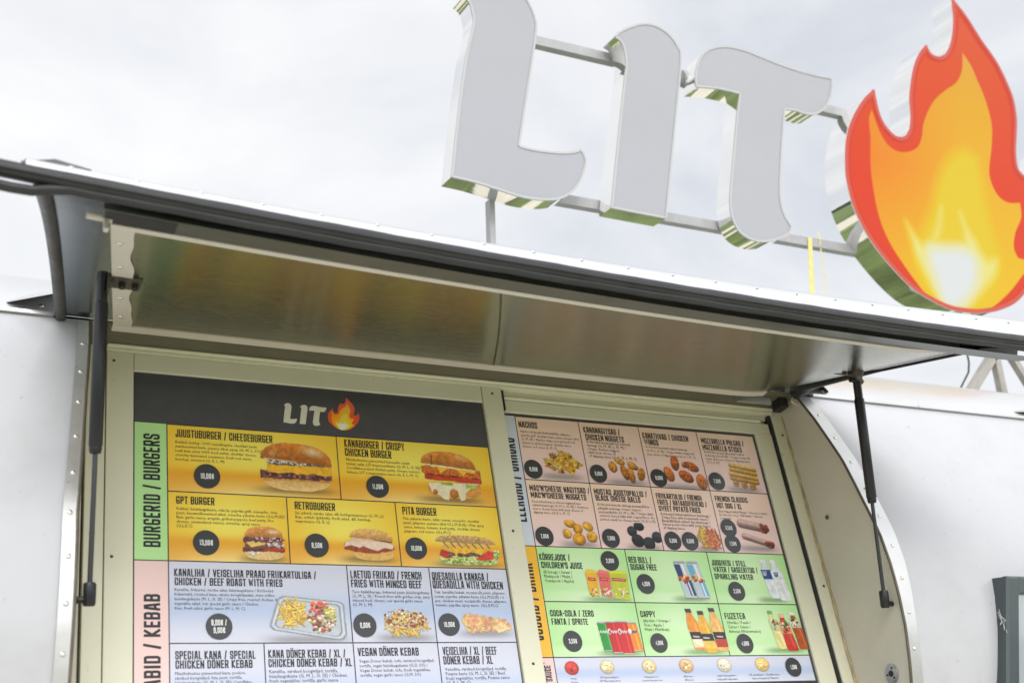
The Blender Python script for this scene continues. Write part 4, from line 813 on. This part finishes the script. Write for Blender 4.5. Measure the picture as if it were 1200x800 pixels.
mk(LB, LAV, .9606, 1.1571, 2, ZR, y, [('LAETUD FRIIKAD / FRENCH',(410.8,677.2),(494.1,679.4)),('FRIES WITH MINCED BEEF',(411.6,687.8),(494.4,690))], 9.2,
   (['Taco hakkliharagu, friikartul juust, küüslaugukaste','(G, M, L, SI) / French fries with golden crisp, juicy','minced beef, cheese, our special garlic sauce','(G, M, L, M)'],412.2,694.6,503,5.0), [(427.4,732.4,13.8,'9,00€')], [(f_loaded,443,507,709,748)], 'lavender panel with fries under minced beef')
mk(LB, LAV, 1.1571, X1, 2, ZR, y, [('QUESADILLA KANAGA /',(506.5,679.2),(573,681)),('QUESADILLA WITH CHICKEN',(507.3,689),(589.8,691.2))], 9.2,
   (['Tük, kanaliha kebab, mozzarella juust, jalapeno,','tomat, paprika, pikante kaste (G,L,M,SI,SE) / 6','pcs, chicken meat, mozzarella cheese, jalapeno,','tomato, paprika, spicy sauce. (G,L,E,M,C)'],508.8,695,592,5.0), [(526,731.5,12.8,'10,00€')], [(f_quesa,541,598.5,717,743)], 'lavender panel with sliced quesadilla')
RW = [.5728, .7662, .9606, 1.1571, 1.3540]
mk(LB, LAV, RW[0], RW[1], 3, ZR, y, [('SPECIAL KANA / SPECIAL',(205.2,772.3),(299.4,772.8)),('CHICKEN DÖNER KEBAB',(205.5,783.2),(296,783.4))], 9.8,
   (['Maisihelvestes paneeritud kana, peekon,','värsked köögiviljad, feta juust, tortilla,','küüslaugukaste (G, M, L, SI, SE)/ Cornflake-','coated chicken, bacon, fresh vegetables'],204.6,790.6,295,5.5), [], [], None)
mk(LB, LAV, RW[1], RW[2], 3, ZR, y, [('KANA DÖNER KEBAB / XL /',(314.4,770.6),(405.3,770.8)),('CHICKEN DÖNER KEBAB / XL',(314.7,781.4),(412.5,780.8))], 9.6,
   (['Kanaliha, värsked köögiviljad, tortilla,','küüslaugukaste (G, M, L, SI, SE) / Chicken,','fresh vegetables, tortilla, garlic sauce','(G, M, L, M)'],315,788.4,407,5.5), [], [], None)
mk(LB, LAV, RW[2], RW[3], 3, ZR, y, [('VEGAN DÖNER KEBAB',(419.4,768.3),(491,769))], 9.6,
   (['Vegan Döner kebab, tofu, värsked köögiviljad,','tortilla, vegan küüslaugukaste (G,SI, SO) /','Vegan Döner kebab, tofu, fresh vegetables,','tortilla, vegan garlic sauce (G,M, SO)'],420.8,776,509,5.5), [], [(f_loaded,470,508,797,820)], None)
mk(LB, LAV, RW[3], RW[4], 3, ZR, y, [('VEISELIHA / XL / BEEF',(519.1,767.2),(582.6,768)),('DÖNER KEBAB / XL',(520,778.1),(577.8,778.8))], 9.6,
   (['Veiseliha, värsked köögiviljad, tortilla,','Picante kaste (G, M, L, SI, SE) / Beef,','fresh vegetables, tortilla, Picante sauce','(G, E, L, M, C)'],521.4,785.6,596,5.3), [], [(f_loaded,562,602,798,820)], None)
ZB = [1.965, 1.702]
for i in range(3): mk(LB, LAV, X0+(X1-X0)/3*i, X0+(X1-X0)/3*(i+1), 0, ZB, y, None, 0, None, [], [], None)
# header logo
def sign_to(par, pts, sx0, sz0, k, kz, ox, oz, y, m, name):
    Q = [(ox+(p[0]-sx0)*k, oz+(sz0-p[1])*kz) for p in pts]; mb_ = MB(); n = len(Q); mb_.add([(q[0], y, q[1]) for q in Q], [tuple(range(n))]); return mb_.build(name, m, par)
YS, SZ0 = .2, 3.25
SGM = Matrix.Translation((0, YS, SZ0)) @ Matrix.Rotation(LEAN, 4, 'X') @ Matrix.Translation((0, -YS, -SZ0))
def sat(u, v, d=0.):           # a point of the sign's own upright plane, d metres behind its face
    up_ = np.array([0, -math.sin(LEAN), math.cos(LEAN)]); nb = np.array([0, math.cos(LEAN), math.sin(LEAN)]); p0 = np.array([0, YS, SZ0])+nb*d
    rr = R@np.array([u-600., v-400., F]); q = CAM+rr*(((p0-CAM)@nb)/(rr@nb)); return np.array([q[0], YS+d, SZ0+(q-p0)@up_])
def sgn(p): return sat(p[0], p[1])
# true letter shapes in the sign's plane, reused at small size
SL = {k: [sgn(p)[[0,2]] for p in smooth(v, sub=9)] for k, v in dict(L=LET_L, I=LET_I, T=LET_T).items()}
allp = np.concatenate([np.array(v) for v in SL.values()]); lo, hi = allp.min(0), allp.max(0)
hx0, hx1 = bx(331.5,486), bx(383,487); hz0, hz1 = bz(357,498), bz(357,474)
mb_ = MB()
for k, v in SL.items():
    Q = [(hx0+(p[0]-lo[0])/(hi[0]-lo[0])*(hx1-hx0), hz0+(p[1]-lo[1])/(hi[1]-lo[1])*(hz1-hz0)) for p in v]; mb_.add([(q[0], -.0012, q[1]) for q in Q], [tuple(range(len(Q)))])
mb_.build('lettering', M['logocream'], HD)
FW = [sgn(p) for p in smooth(FLM, sub=7)]; fw = np.array(FW)[:, [0, 2]]; flo, fhi = fw.min(0), fw.max(0)
def flame_tr(P): 
    def tr(p):
        q = sgn(p)[[0,2]]; return ((q[0]-flo[0])/(fhi[0]-flo[0])*P.a, (q[1]-flo[1])/(fhi[1]-flo[1]))
    return tr
fx0, fx1 = bx(383.8,487), bx(420.8,488); fz0, fz1 = bz(402,504), bz(402,465.3)
P = Pic(fx1-fx0, fz1-fz0, .0011); flame_pic(P, flame_tr(P)); P.mesh('flame_emblem', fx0, -.0012, fz0, HD, M['vc'])
# ---- right board
y = .012
RB = thing('menu_board', (1.785, .012, 1.95), 'menu board with pink snack panels, green drink panels and a pale sauce row', 'menu board')
mb = MB(); mb.box(1.345, 2.2052, y, y+.004, 2.0505, 2.7475); mb.build('backing_sheet', M['board'], RB)
mb = MB(); mb.box(1.345, 2.2052, y+.0005, y+.004, 1.66, 2.0495); mb.build('lower_sheet', M['header'], RB)
ZQ = [2.7415, 2.5668, 2.3915, 2.2535, 2.1196, 2.0545]
cb = flat_panel('category_band', RB, 1.350, 1.4495-G1, ZQ[2]+G1, ZQ[0], y, solid((214,222,236))); vertical_text(cb, 'EELROAD / SNACKS', 610, 611, 514, 26, y)
cb = flat_panel('category_band', RB, 1.350, 1.4495-G1, ZQ[4]+G1, ZQ[2]-G1, y, solid((246,190,50))); vertical_text(cb, 'JOOGID / DRINK', 630.5, 750, 660, 26, y)
cb = flat_panel('category_band', RB, 1.350, 1.4495-G1, ZQ[5], ZQ[4]-G1, y, solid((238,206,204))); vertical_text(cb, 'SAUCE', 646, 798, 779, 7, y); vertical_text(cb, 'KASTMED /', 639.5, 803, 775, 6, y)
SX = [1.4495, 1.6345, 1.8185, 2.006, 2.1985]; DX = [1.4495, 1.7008, 1.9490, 2.1985]
mk(RB, PNK, SX[0], SX[1], 0, ZQ, y, [('NACHOS',(608,500.6),(629.9,503.2))], 7.2, (['Nachos krõpsud, Kebi-hakkliha, jalapeno,','paprika grill, cheddari kaste, juust, punane sibul','(L, M, SE) / Nachos chips, taco ground beef,','jalapenos, grilled pepper, cheddar sauce','cheese, red onion (L, M, C)'],609.7,506.4,676,4.3), [(624.7,549.8,10.8,'8,00€')], [(f_nachos,635.5,682.5,526.5,559.5)], 'pink panel with a heap of nachos')
NC = [(206,134,44),(222,150,54),(196,122,40)]
mk(RB, PNK, SX[1], SX[2], 0, ZQ, y, [('KANANAGITSAD /',(684,506.8),(726.8,510.4)),('CHICKEN NUGGETS',(686.4,515.2),(731.5,519))], 6.9, (['Krõbedad kananagitsad maitsval','kastega (G, M, SE, L, SI, M) /','Crispy chicken nuggets','with your choice of','of dipping sauce (G, E, SE, L, M, C)'],687,518.6,742,4.1), [(701,555,10.2,'6,00€')], [(f_blobs,712.5,757.5,537.5,566.5,NUG,NC,.20,.3,[(236,180,90),(160,90,30)])], 'pink panel with chicken nuggets')
mk(RB, PNK, SX[2], SX[3], 0, ZQ, y, [('KANATIIVAD / CHICKEN',(753.2,513.4),(806.7,517.4)),('WINGS',(755.3,520.9),(771.9,522.3))], 6.7, (['Krõbedad kanatiivad valitud kastmega','(G, M, L, SI, SE) / Crispy chicken wings with','your choice of dipping sauce (G, E, L, M, C)'],756.6,524.6,812,4.2), [(771.7,560,9.9,'6,00€')], [(f_blobs,777,826.5,535.5,572.5,WNG,[(200,104,36),(214,120,44),(186,92,34)],.19,.3,[(230,150,70),(140,60,24)])], 'pink panel with chicken wings')
mk(RB, PNK, SX[3], SX[4], 0, ZQ, y, [('MOZZARELLA PULGAD /',(822,519.2),(871.8,523)),('MOZZARELLA STICKS',(823.7,526.8),(869.6,530.2))], 6.2, (['Krõbedad mozzarella pulgad valitud','kastmega (G,L,M,SE) / Crispy mozzarella','sticks with your choice of dipping sauce','(G, L, E, M)'],825,530.4,877,3.9), [(839.7,563.8,9.7,'7,00€')], [(f_sticks,853.5,889,542,574.5)], 'pink panel with mozzarella sticks')
mk(RB, PNK, SX[0], SX[1], 1, ZQ, y, [("MAC'N'CHEESE NAGITSAD /",(620.9,574.7),(691.2,579)),("MAC'N'CHEESE NUGGETS",(622.3,582.8),(687.4,587))], 6.9, (['Koorevhud mac n cheese nagitsad teie','valitud kastmega (G, M, L, SI, SE) / Gourmet','mac n cheese bites with your choice of','dipping sauce (G, E, L, M, C)'],623.2,588.4,688,4.2), [(637.7,628.2,10.9,'7,00€')], [(f_blobs,659.5,699,610,639,MAC,[(228,160,40),(238,176,56)],.22,.25)], 'pink panel with golden cheese nuggets')
mk(RB, PNK, SX[1], SX[2], 1, ZQ, y, [('MUSTAD JUUSTUPALLID /',(696.4,579),(758.6,582.8)),('BLACK CHEESE BALLS',(698.3,586.3),(751,590))], 6.7, (['Krõbedad tumeda välisega juustupallid ja','põhjalik maitsega, intense cuppers','juustupalliidele (G, M, L, SE) / Unique dark-','colored cheese balls with a spicy flavor, the','perfect snack for cheese lovers (G, E, L, M)'],700,592,764,4.3), [(715.6,630.6,10.6,'7,00€')], [(f_blobs,736,774,613,642.5,BAL,[(44,48,58),(52,58,70),(38,42,50)],.25,.5)], 'pink panel with black cheese balls')
mk(RB, PNK, SX[2], SX[3], 1, ZQ, y, [('FRIIKARTULID / FRENCH',(769.1,583.7),(822.5,587)),('FRIES / BATAADIFRIIKAD /',(770.8,591.1),(828.8,594.5)),('SWEET POTATO FRIES',(772.5,598.4),(821.2,601.5))], 6.2, (['Krõbedad friikartulid koos kastmega /','Crispy fries with homemade sauce /','Bataadifriikad valitud dipi kastmega /','Sweet potato fries with your choice','of dipping sauce'],774,603.2,832,4.0), [(788.2,633.5,10.1,'5,00€'),(808.4,634,10.1,'6,00€')], [(f_fries,817,844,617,644.5)], 'pink panel with fries and sweet potato fries')
mk(RB, PNK, SX[3], SX[4], 1, ZQ, y, [('FRENCH CLASSIC',(838.2,587),(876.4,589.6)),('HOT DOG / XL',(840.3,595),(869.6,597.2))], 6.2, (['Viini küpsis kõht Mayge / Choose a sauce','for the hot dog / Vali kaste / Choose','a sausage'],842,600,898,4.0), [(853.5,618.6,9.7,'6,50€'),(858.4,636.9,9.7,'7,50€')], [(f_dogs,865.5,909,608.5,643.5)], 'pink panel with two hot dogs')
mk(RB, GRN, DX[0], DX[1], 2, ZQ, y, [('KÕRREJOOK /',(632.3,655.9),(668.4,657.4)),("CHILDREN'S JUICE",(634.6,665.2),(682.9,666.8))], 7.4, (['(Kõrrega / Straw /','Multijook / Multi /','Õunajook / Apple)'],636.6,671.4,670.5,5.1), [(714.3,657,11,'2,00€')], [(f_juice,686.7,738.5,666.5,703)], 'green panel with three juice cartons')
mk(RB, GRN, DX[1], DX[2], 2, ZQ, y, [('RED BULL /',(737,659.1),(764,660.2)),('SUGAR FREE',(739.2,667.5),(770,668.7))], 7.2, None, [(756.4,684,11,'4,00€')], [(f_energy,791.5,829,656.5,702.5)], 'green panel with a dark blue and a light blue can')
mk(RB, GRN, DX[2], DX[3], 2, ZQ, y, [('JOOGIVESI / STILL',(834.4,662.2),(874.1,663.4)),('WATER / GASEERITUD /',(836.3,670),(888.4,671.6)),('SPARKLING WATER',(838,678.3),(883,679.8))], 6.5, None, [(863.1,692.5,10.2,'2,50€')], [(f_water,890.5,921.5,654,703.5)], 'green panel with two clear water bottles')
mk(RB, GRN, DX[0], DX[1], 3, ZQ, y, [('COCA-COLA / ZERO',(645,721.8),(696,722.8)),('FANTA / SPRITE',(646.8,731.6),(689.3,732.4))], 7.4, None, [(670.8,751,11.7,'3,50€')], [(f_cola,702,751.5,726.5,766)], 'green panel with a green, two red and an orange can')
mk(RB, GRN, DX[1], DX[2], 3, ZQ, y, [('CAPPY',(750.9,722.7),(768.3,723.1))], 7.2, (['(Apelsin / Orange /','Õun / Apple /','Multi / Multifruit)'],753.5,728.4,785.5,5.2), [(772,753,10.6,'4,00€')], [(f_nectar,803,849,712,764.5)], 'green panel with three juice bottles with black caps')
mk(RB, GRN, DX[2], DX[3], 3, ZQ, y, [('FUZETEA',(849.7,725),(873.7,725.5))], 7.2, (['(Virsiku / Peach /','Citrus / Citrus /','Arbuusi /Watermelon)'],851.8,730.6,889,5.2), [(872.7,753.7,10.4,'4,00€')], [(f_tea,899.5,941.5,714.5,762.5)], 'green panel with three iced tea bottles')
sp = panel(RB, LAV, SX[0]+G1, SX[4]-G1, ZQ[5], ZQ[4]-G1, y, None, 'pale row of round sauce samples'); badge(sp, 929.4, 781.3, 10, '1,50€', y)
for (u, v, c, cap_) in [(669.7,782.4,(206,62,50),['Ketšup /','Ketchup']),(711.4,781.2,(240,218,170),['LIT majoneesikaste /','LIT Mayonnaise Sauce']),(760.5,780.4,(240,214,160),['Küüslaugumajonees /','Cucumber-Mayonnaise Sauce']),(804,779.8,(234,190,140),['BBQ kaste /','BBQ sauce']),(848.6,779,(238,228,200),['Vegan küüslaugukaste /','Vegan garlic mayonnaise']),(892.8,778.2,(240,202,130),['LIT juustukaste / Cheddar sauce','Sauce of mustard / Mustard'])]:
    picture(sp, f_sauce, u-8.8, u+8.8, v-8.8, v+8.8, y, c); wd = 4 if u < 680 else 5.5 if u > 800 and u < 810 else 12 if len(cap_[0]) < 24 else 18
    small_text(cap_, u-wd+3, v+13.2, u+wd+3, 4.2, sp, y, 'caption', True)
# ------------------------------------------------------------------ roof sign
SG = thing('roof_sign', (2.2, YS, SZ0), 'white block letters and an orange flame with mirrored sides on a roof rail', 'sign')
def sheet_fill(mb_, Q, yv, mi): mb_.add([(q[0], yv, q[1]) for q in Q], [tuple(range(len(Q)))], mi)
def band(mb_, Q, y0, y1, ang=30):
    n = len(Q)
    def dirn(i): d = Q[(i+1) % n]-Q[i]; return d/max(np.linalg.norm(d), 1e-9)
    cuts = [i for i in range(n) if dirn(i-1)@dirn(i) < math.cos(math.radians(ang))] or [0]
    for a, c in zip(cuts, cuts[1:]+[cuts[0]+n]):
        run = [Q[i % n] for i in range(a, c+1)]; vs = []
        for q in run: vs += [(q[0], y0, q[1]), (q[0], y1, q[1])]
        mb_.add(vs, [(2*i, 2*i+2, 2*i+3, 2*i+1) for i in range(len(run)-1)], 0, True)
def letter(Q, name, dep=.075):
    Q = [np.array(q) for q in Q]; n = len(Q); mb_ = MB(); sheet_fill(mb_, Q, YS, 0)
    root = mb_.build(name, M['acrylic'], SG)
    r = MB()
    band(r, Q, YS+.0015, YS+dep)
    sheet_fill(r, Q[::-1], YS+dep, 0); r.build('mirror_return', M['chrome'], root)
    t = MB(); I = shrink(Q, .006)
    I2 = shrink(Q, -.0015)
    for i in range(n):
        j = (i+1) % n; yk = YS-.0016-3e-5*(i % 9); t.add([(I2[i][0],yk,I2[i][1]),(I2[j][0],yk,I2[j][1]),(I[j][0],yk,I[j][1]),(I[i][0],yk,I[i][1])], [(0,1,2,3)])
        t.add([(I2[i][0],YS-.0016,I2[i][1]),(I2[j][0],YS-.0016,I2[j][1]),(I2[j][0],YS+.004,I2[j][1]),(I2[i][0],YS+.004,I2[i][1])], [(3,2,1,0)])
    t.build('edge_trim', M['edge'], root); return root
for k in 'LIT': letter(SL[k], 'block_letter')
# flame: crisp rim, printed face, mirrored side
Qf = [np.array(q) for q in fw]; n = len(Qf)
P = Pic(fhi[0]-flo[0], fhi[1]-flo[1], .0032); flame_pic(P, flame_tr(P)); P.rgb = 255*np.clip((lin(P.rgb)-.04)/FE, .004, 1)**(1/2.2); FO = P.mesh('flame', flo[0], YS-.002, flo[1], SG, M['flame'], .62)
FO['label'] = 'orange and yellow flame with three tongues'
t = MB(); I = shrink(Qf, .016); I2 = shrink(Qf, -.002)
for i in range(n):
    j = (i+1) % n; yk = YS-.003-3e-5*(i % 9); t.add([(Qf[i][0],yk,Qf[i][1]),(Qf[j][0],yk,Qf[j][1]),(I[j][0],yk,I[j][1]),(I[i][0],yk,I[i][1])], [(0,1,2,3)], 0)
    t.add([(Qf[i][0],YS-.003,Qf[i][1]),(Qf[j][0],YS-.003,Qf[j][1]),(I2[j][0],YS-.001,I2[j][1]),(I2[i][0],YS-.001,I2[i][1])], [(3,2,1,0)], 1)
t.build('rim', [solid((178,54,30)), M['edge']], FO)
r = MB()
band(r, [np.array(q) for q in I2], YS-.001, YS+.10)
sheet_fill(r, I2[::-1], YS+.10, 0); r.build('mirror_return', M['chrome'], FO)
# rails and posts
YD = .10; YR = YS+YD
def rail(p, q):
    a, c = sat(*p, YD), sat(*q, YD); b = MB(); b.box(a[0], c[0], YR-.015, YR+.015, (a[2]+c[2])/2-.016, (a[2]+c[2])/2+.016); b.build('rail', M['galv'], SG)
rail((560,30),(1010,143)); rail((560,218),(1080,308))
b = MB(); q = sat(575,262,YD); b.box(q[0]-.009, q[0]+.009, YR-.0145, YR+.0145, 2.95, sat(575,236,YD)[2]); b.build('post', M['galv'], SG)
zl = sat(1080,308,YD)[2]
for (ut, vt), (ub, vb), wd in [((1166,412),(1139,456),.017), ((1165,414),(1175,462),.014), ((1183,415),(1206,452),.012)]:
    a = sat(ut, vt, YD); c = sat(ub, vb, YD); d = (c-a)/np.linalg.norm(c-a); b = MB()
    sdv = np.array([d[2], 0, -d[0]]); A_, B_ = a-d*.06, c+d*.10; dp = np.array([0,.013,0])
    vs = [A_-sdv*wd-dp, A_+sdv*wd-dp, A_+sdv*wd+dp, A_-sdv*wd+dp, B_-sdv*wd-dp, B_+sdv*wd-dp, B_+sdv*wd+dp, B_-sdv*wd+dp]
    b.add(vs, [(0,1,2,3),(7,6,5,4),(0,4,5,1),(1,5,6,2),(2,6,7,3),(3,7,4,0)]); b.build('post', M['legs'], SG)
b = MB(); q = sat(804,93,YD-.02); b.tube([q+np.array([-.05,.02,.0]), q+np.array([.04,.02,0])], .02, 10); b.tube([q+np.array([-.02,.0,0]), q+np.array([.02,0,0])], .028, 6); b.build('clamp', M['galv'], SG)
# ------------------------------------------------------------------ small things
b = MB(); a, c = sat(946,290,YD), sat(945,345,YD); w2 = .009
b.add([(a[0]-w2,YR-.019,a[2]+.03),(a[0]+w2,YR-.019,a[2]+.03),(c[0]+w2,YR-.019,c[2]-.1),(c[0]-w2,YR-.019,c[2]-.1),(a[0]-w2,YR-.0175,a[2]+.03),(a[0]+w2,YR-.0175,a[2]+.03),(c[0]+w2,YR-.0175,c[2]-.2),(c[0]-w2,YR-.0175,c[2]-.2)], [(0,1,2,3),(7,6,5,4),(0,4,5,1),(1,5,6,2),(2,6,7,3),(3,7,4,0)])
a, c = sat(955,280,YD), sat(976,338,YD); w3 = .003
b.add([(a[0]-w3,YR-.022,a[2]+.02),(a[0]+w3,YR-.022,a[2]+.02),(c[0]+.0015,YR+.03,c[2]-.15),(c[0]-.002,YR+.03,c[2]-.15)], [(0,1,2,3)])
strap_o = b.build('tie_strap', M['strap']); tag(strap_o, 'yellow webbing strap tied round the lower sign rail beside the flame', 'strap')
b = MB(); b.tube([sat(u, v, YD+.1) for u, v in [(1131.5,404),(1132.5,410),(1135.5,425),(1135,436),(1131,444),(1127,452),(1122,462)]], .0035, 8)
cable_o = b.build('cable', M['cable']); tag(cable_o, 'thin dark cable hanging to the roof beside the sign legs', 'cable')
# display case on the side wall
DC = thing('display_case', (2.95, -.2, 1.85), 'dark green grey framed display case on the trailer wall right of the hatch', 'display case')
ct, ctx = math.radians(14), 0
def dcp(x, d, h):      # case coordinates: x across, d out from the wall, h up from the top edge
    o = np.array([2.622-.16*h*-1*0, -.262, 2.232]); up_ = np.array([.0, -math.sin(ct), math.cos(ct)]); out_ = np.array([0, -math.cos(ct), -math.sin(ct)])
    sk = .20*h
    return o+np.array([x+sk, 0, 0])+out_*d+up_*h
def dbox(mb_, x0, x1, d0, d1, h0, h1, bev=.0, mi=0):
    vs = [dcp(x0,d0,h0),dcp(x1,d0,h0),dcp(x1,d0,h1),dcp(x0,d0,h1),dcp(x0,d1-bev,h0),dcp(x1,d1-bev,h0),dcp(x1,d1-bev,h1),dcp(x0,d1-bev,h1)]
    fs = [(0,1,2,3),(0,4,5,1),(1,5,6,2),(2,6,7,3),(3,7,4,0)]
    if bev > 0:
        vs += [dcp(x0+bev,d1,h0+bev),dcp(x1-bev,d1,h0+bev),dcp(x1-bev,d1,h1-bev),dcp(x0+bev,d1,h1-bev)]; fs += [(4,8,9,5),(5,9,10,6),(6,10,11,7),(7,11,8,4),(8,11,10,9)]
    else: fs += [(4,7,6,5)]
    mb_.add(vs, fs, mi)
b = MB(); dbox(b, .0, .62, -.03, .040, -.72, 0, 0); b.build('case_body', M['case'], DC)
b = MB(); dbox(b, -.001, .044, .0403, .056, -.72, .001, .006); dbox(b, .576, .621, .0403, .056, -.72, .001, .006); dbox(b, .0445, .5755, .0403, .056, -.044, .001, .006); dbox(b, .0445, .5755, .0403, .056, -.72, -.675, .006); b.build('case_frame', M['case'], DC)
b = MB(); dbox(b, .045, .575, .0405, .046, -.674, -.0445); b.build('case_glazing', M['glass'], DC)
b = MB(); cw = dcp(.004,.03,-.115); rs = np.random.RandomState(3)
for i in range(16):
    a = rs.rand()*6.28; l = .018+.02*rs.rand(); e_ = np.array([.5*math.cos(a)-.2, -.25*rs.rand(), math.sin(a)])*l
    b.tube([cw+np.array([-.004,-.03*rs.rand(),0]), cw+e_*.5+np.array([0,-.01,.003]), cw+e_+np.array([0,-.012,0])], .0004, 4)
tag(b.build('cobweb', M['web']), 'pale cobweb tangle on the left edge of the green grey display case', 'cobweb')

# ------------------------------------------------------------------ stand the whole set upright on the ground
for o in (strap_o, cable_o): o.matrix_world = SGM
SG.rotation_euler.x = LEAN
bpy.context.view_layer.update()
for o in list(SC.objects):
    if o.parent is None and o.type in ('MESH', 'EMPTY') and o.get('kind') != 'structure':
        o.matrix_world = TT @ o.matrix_world
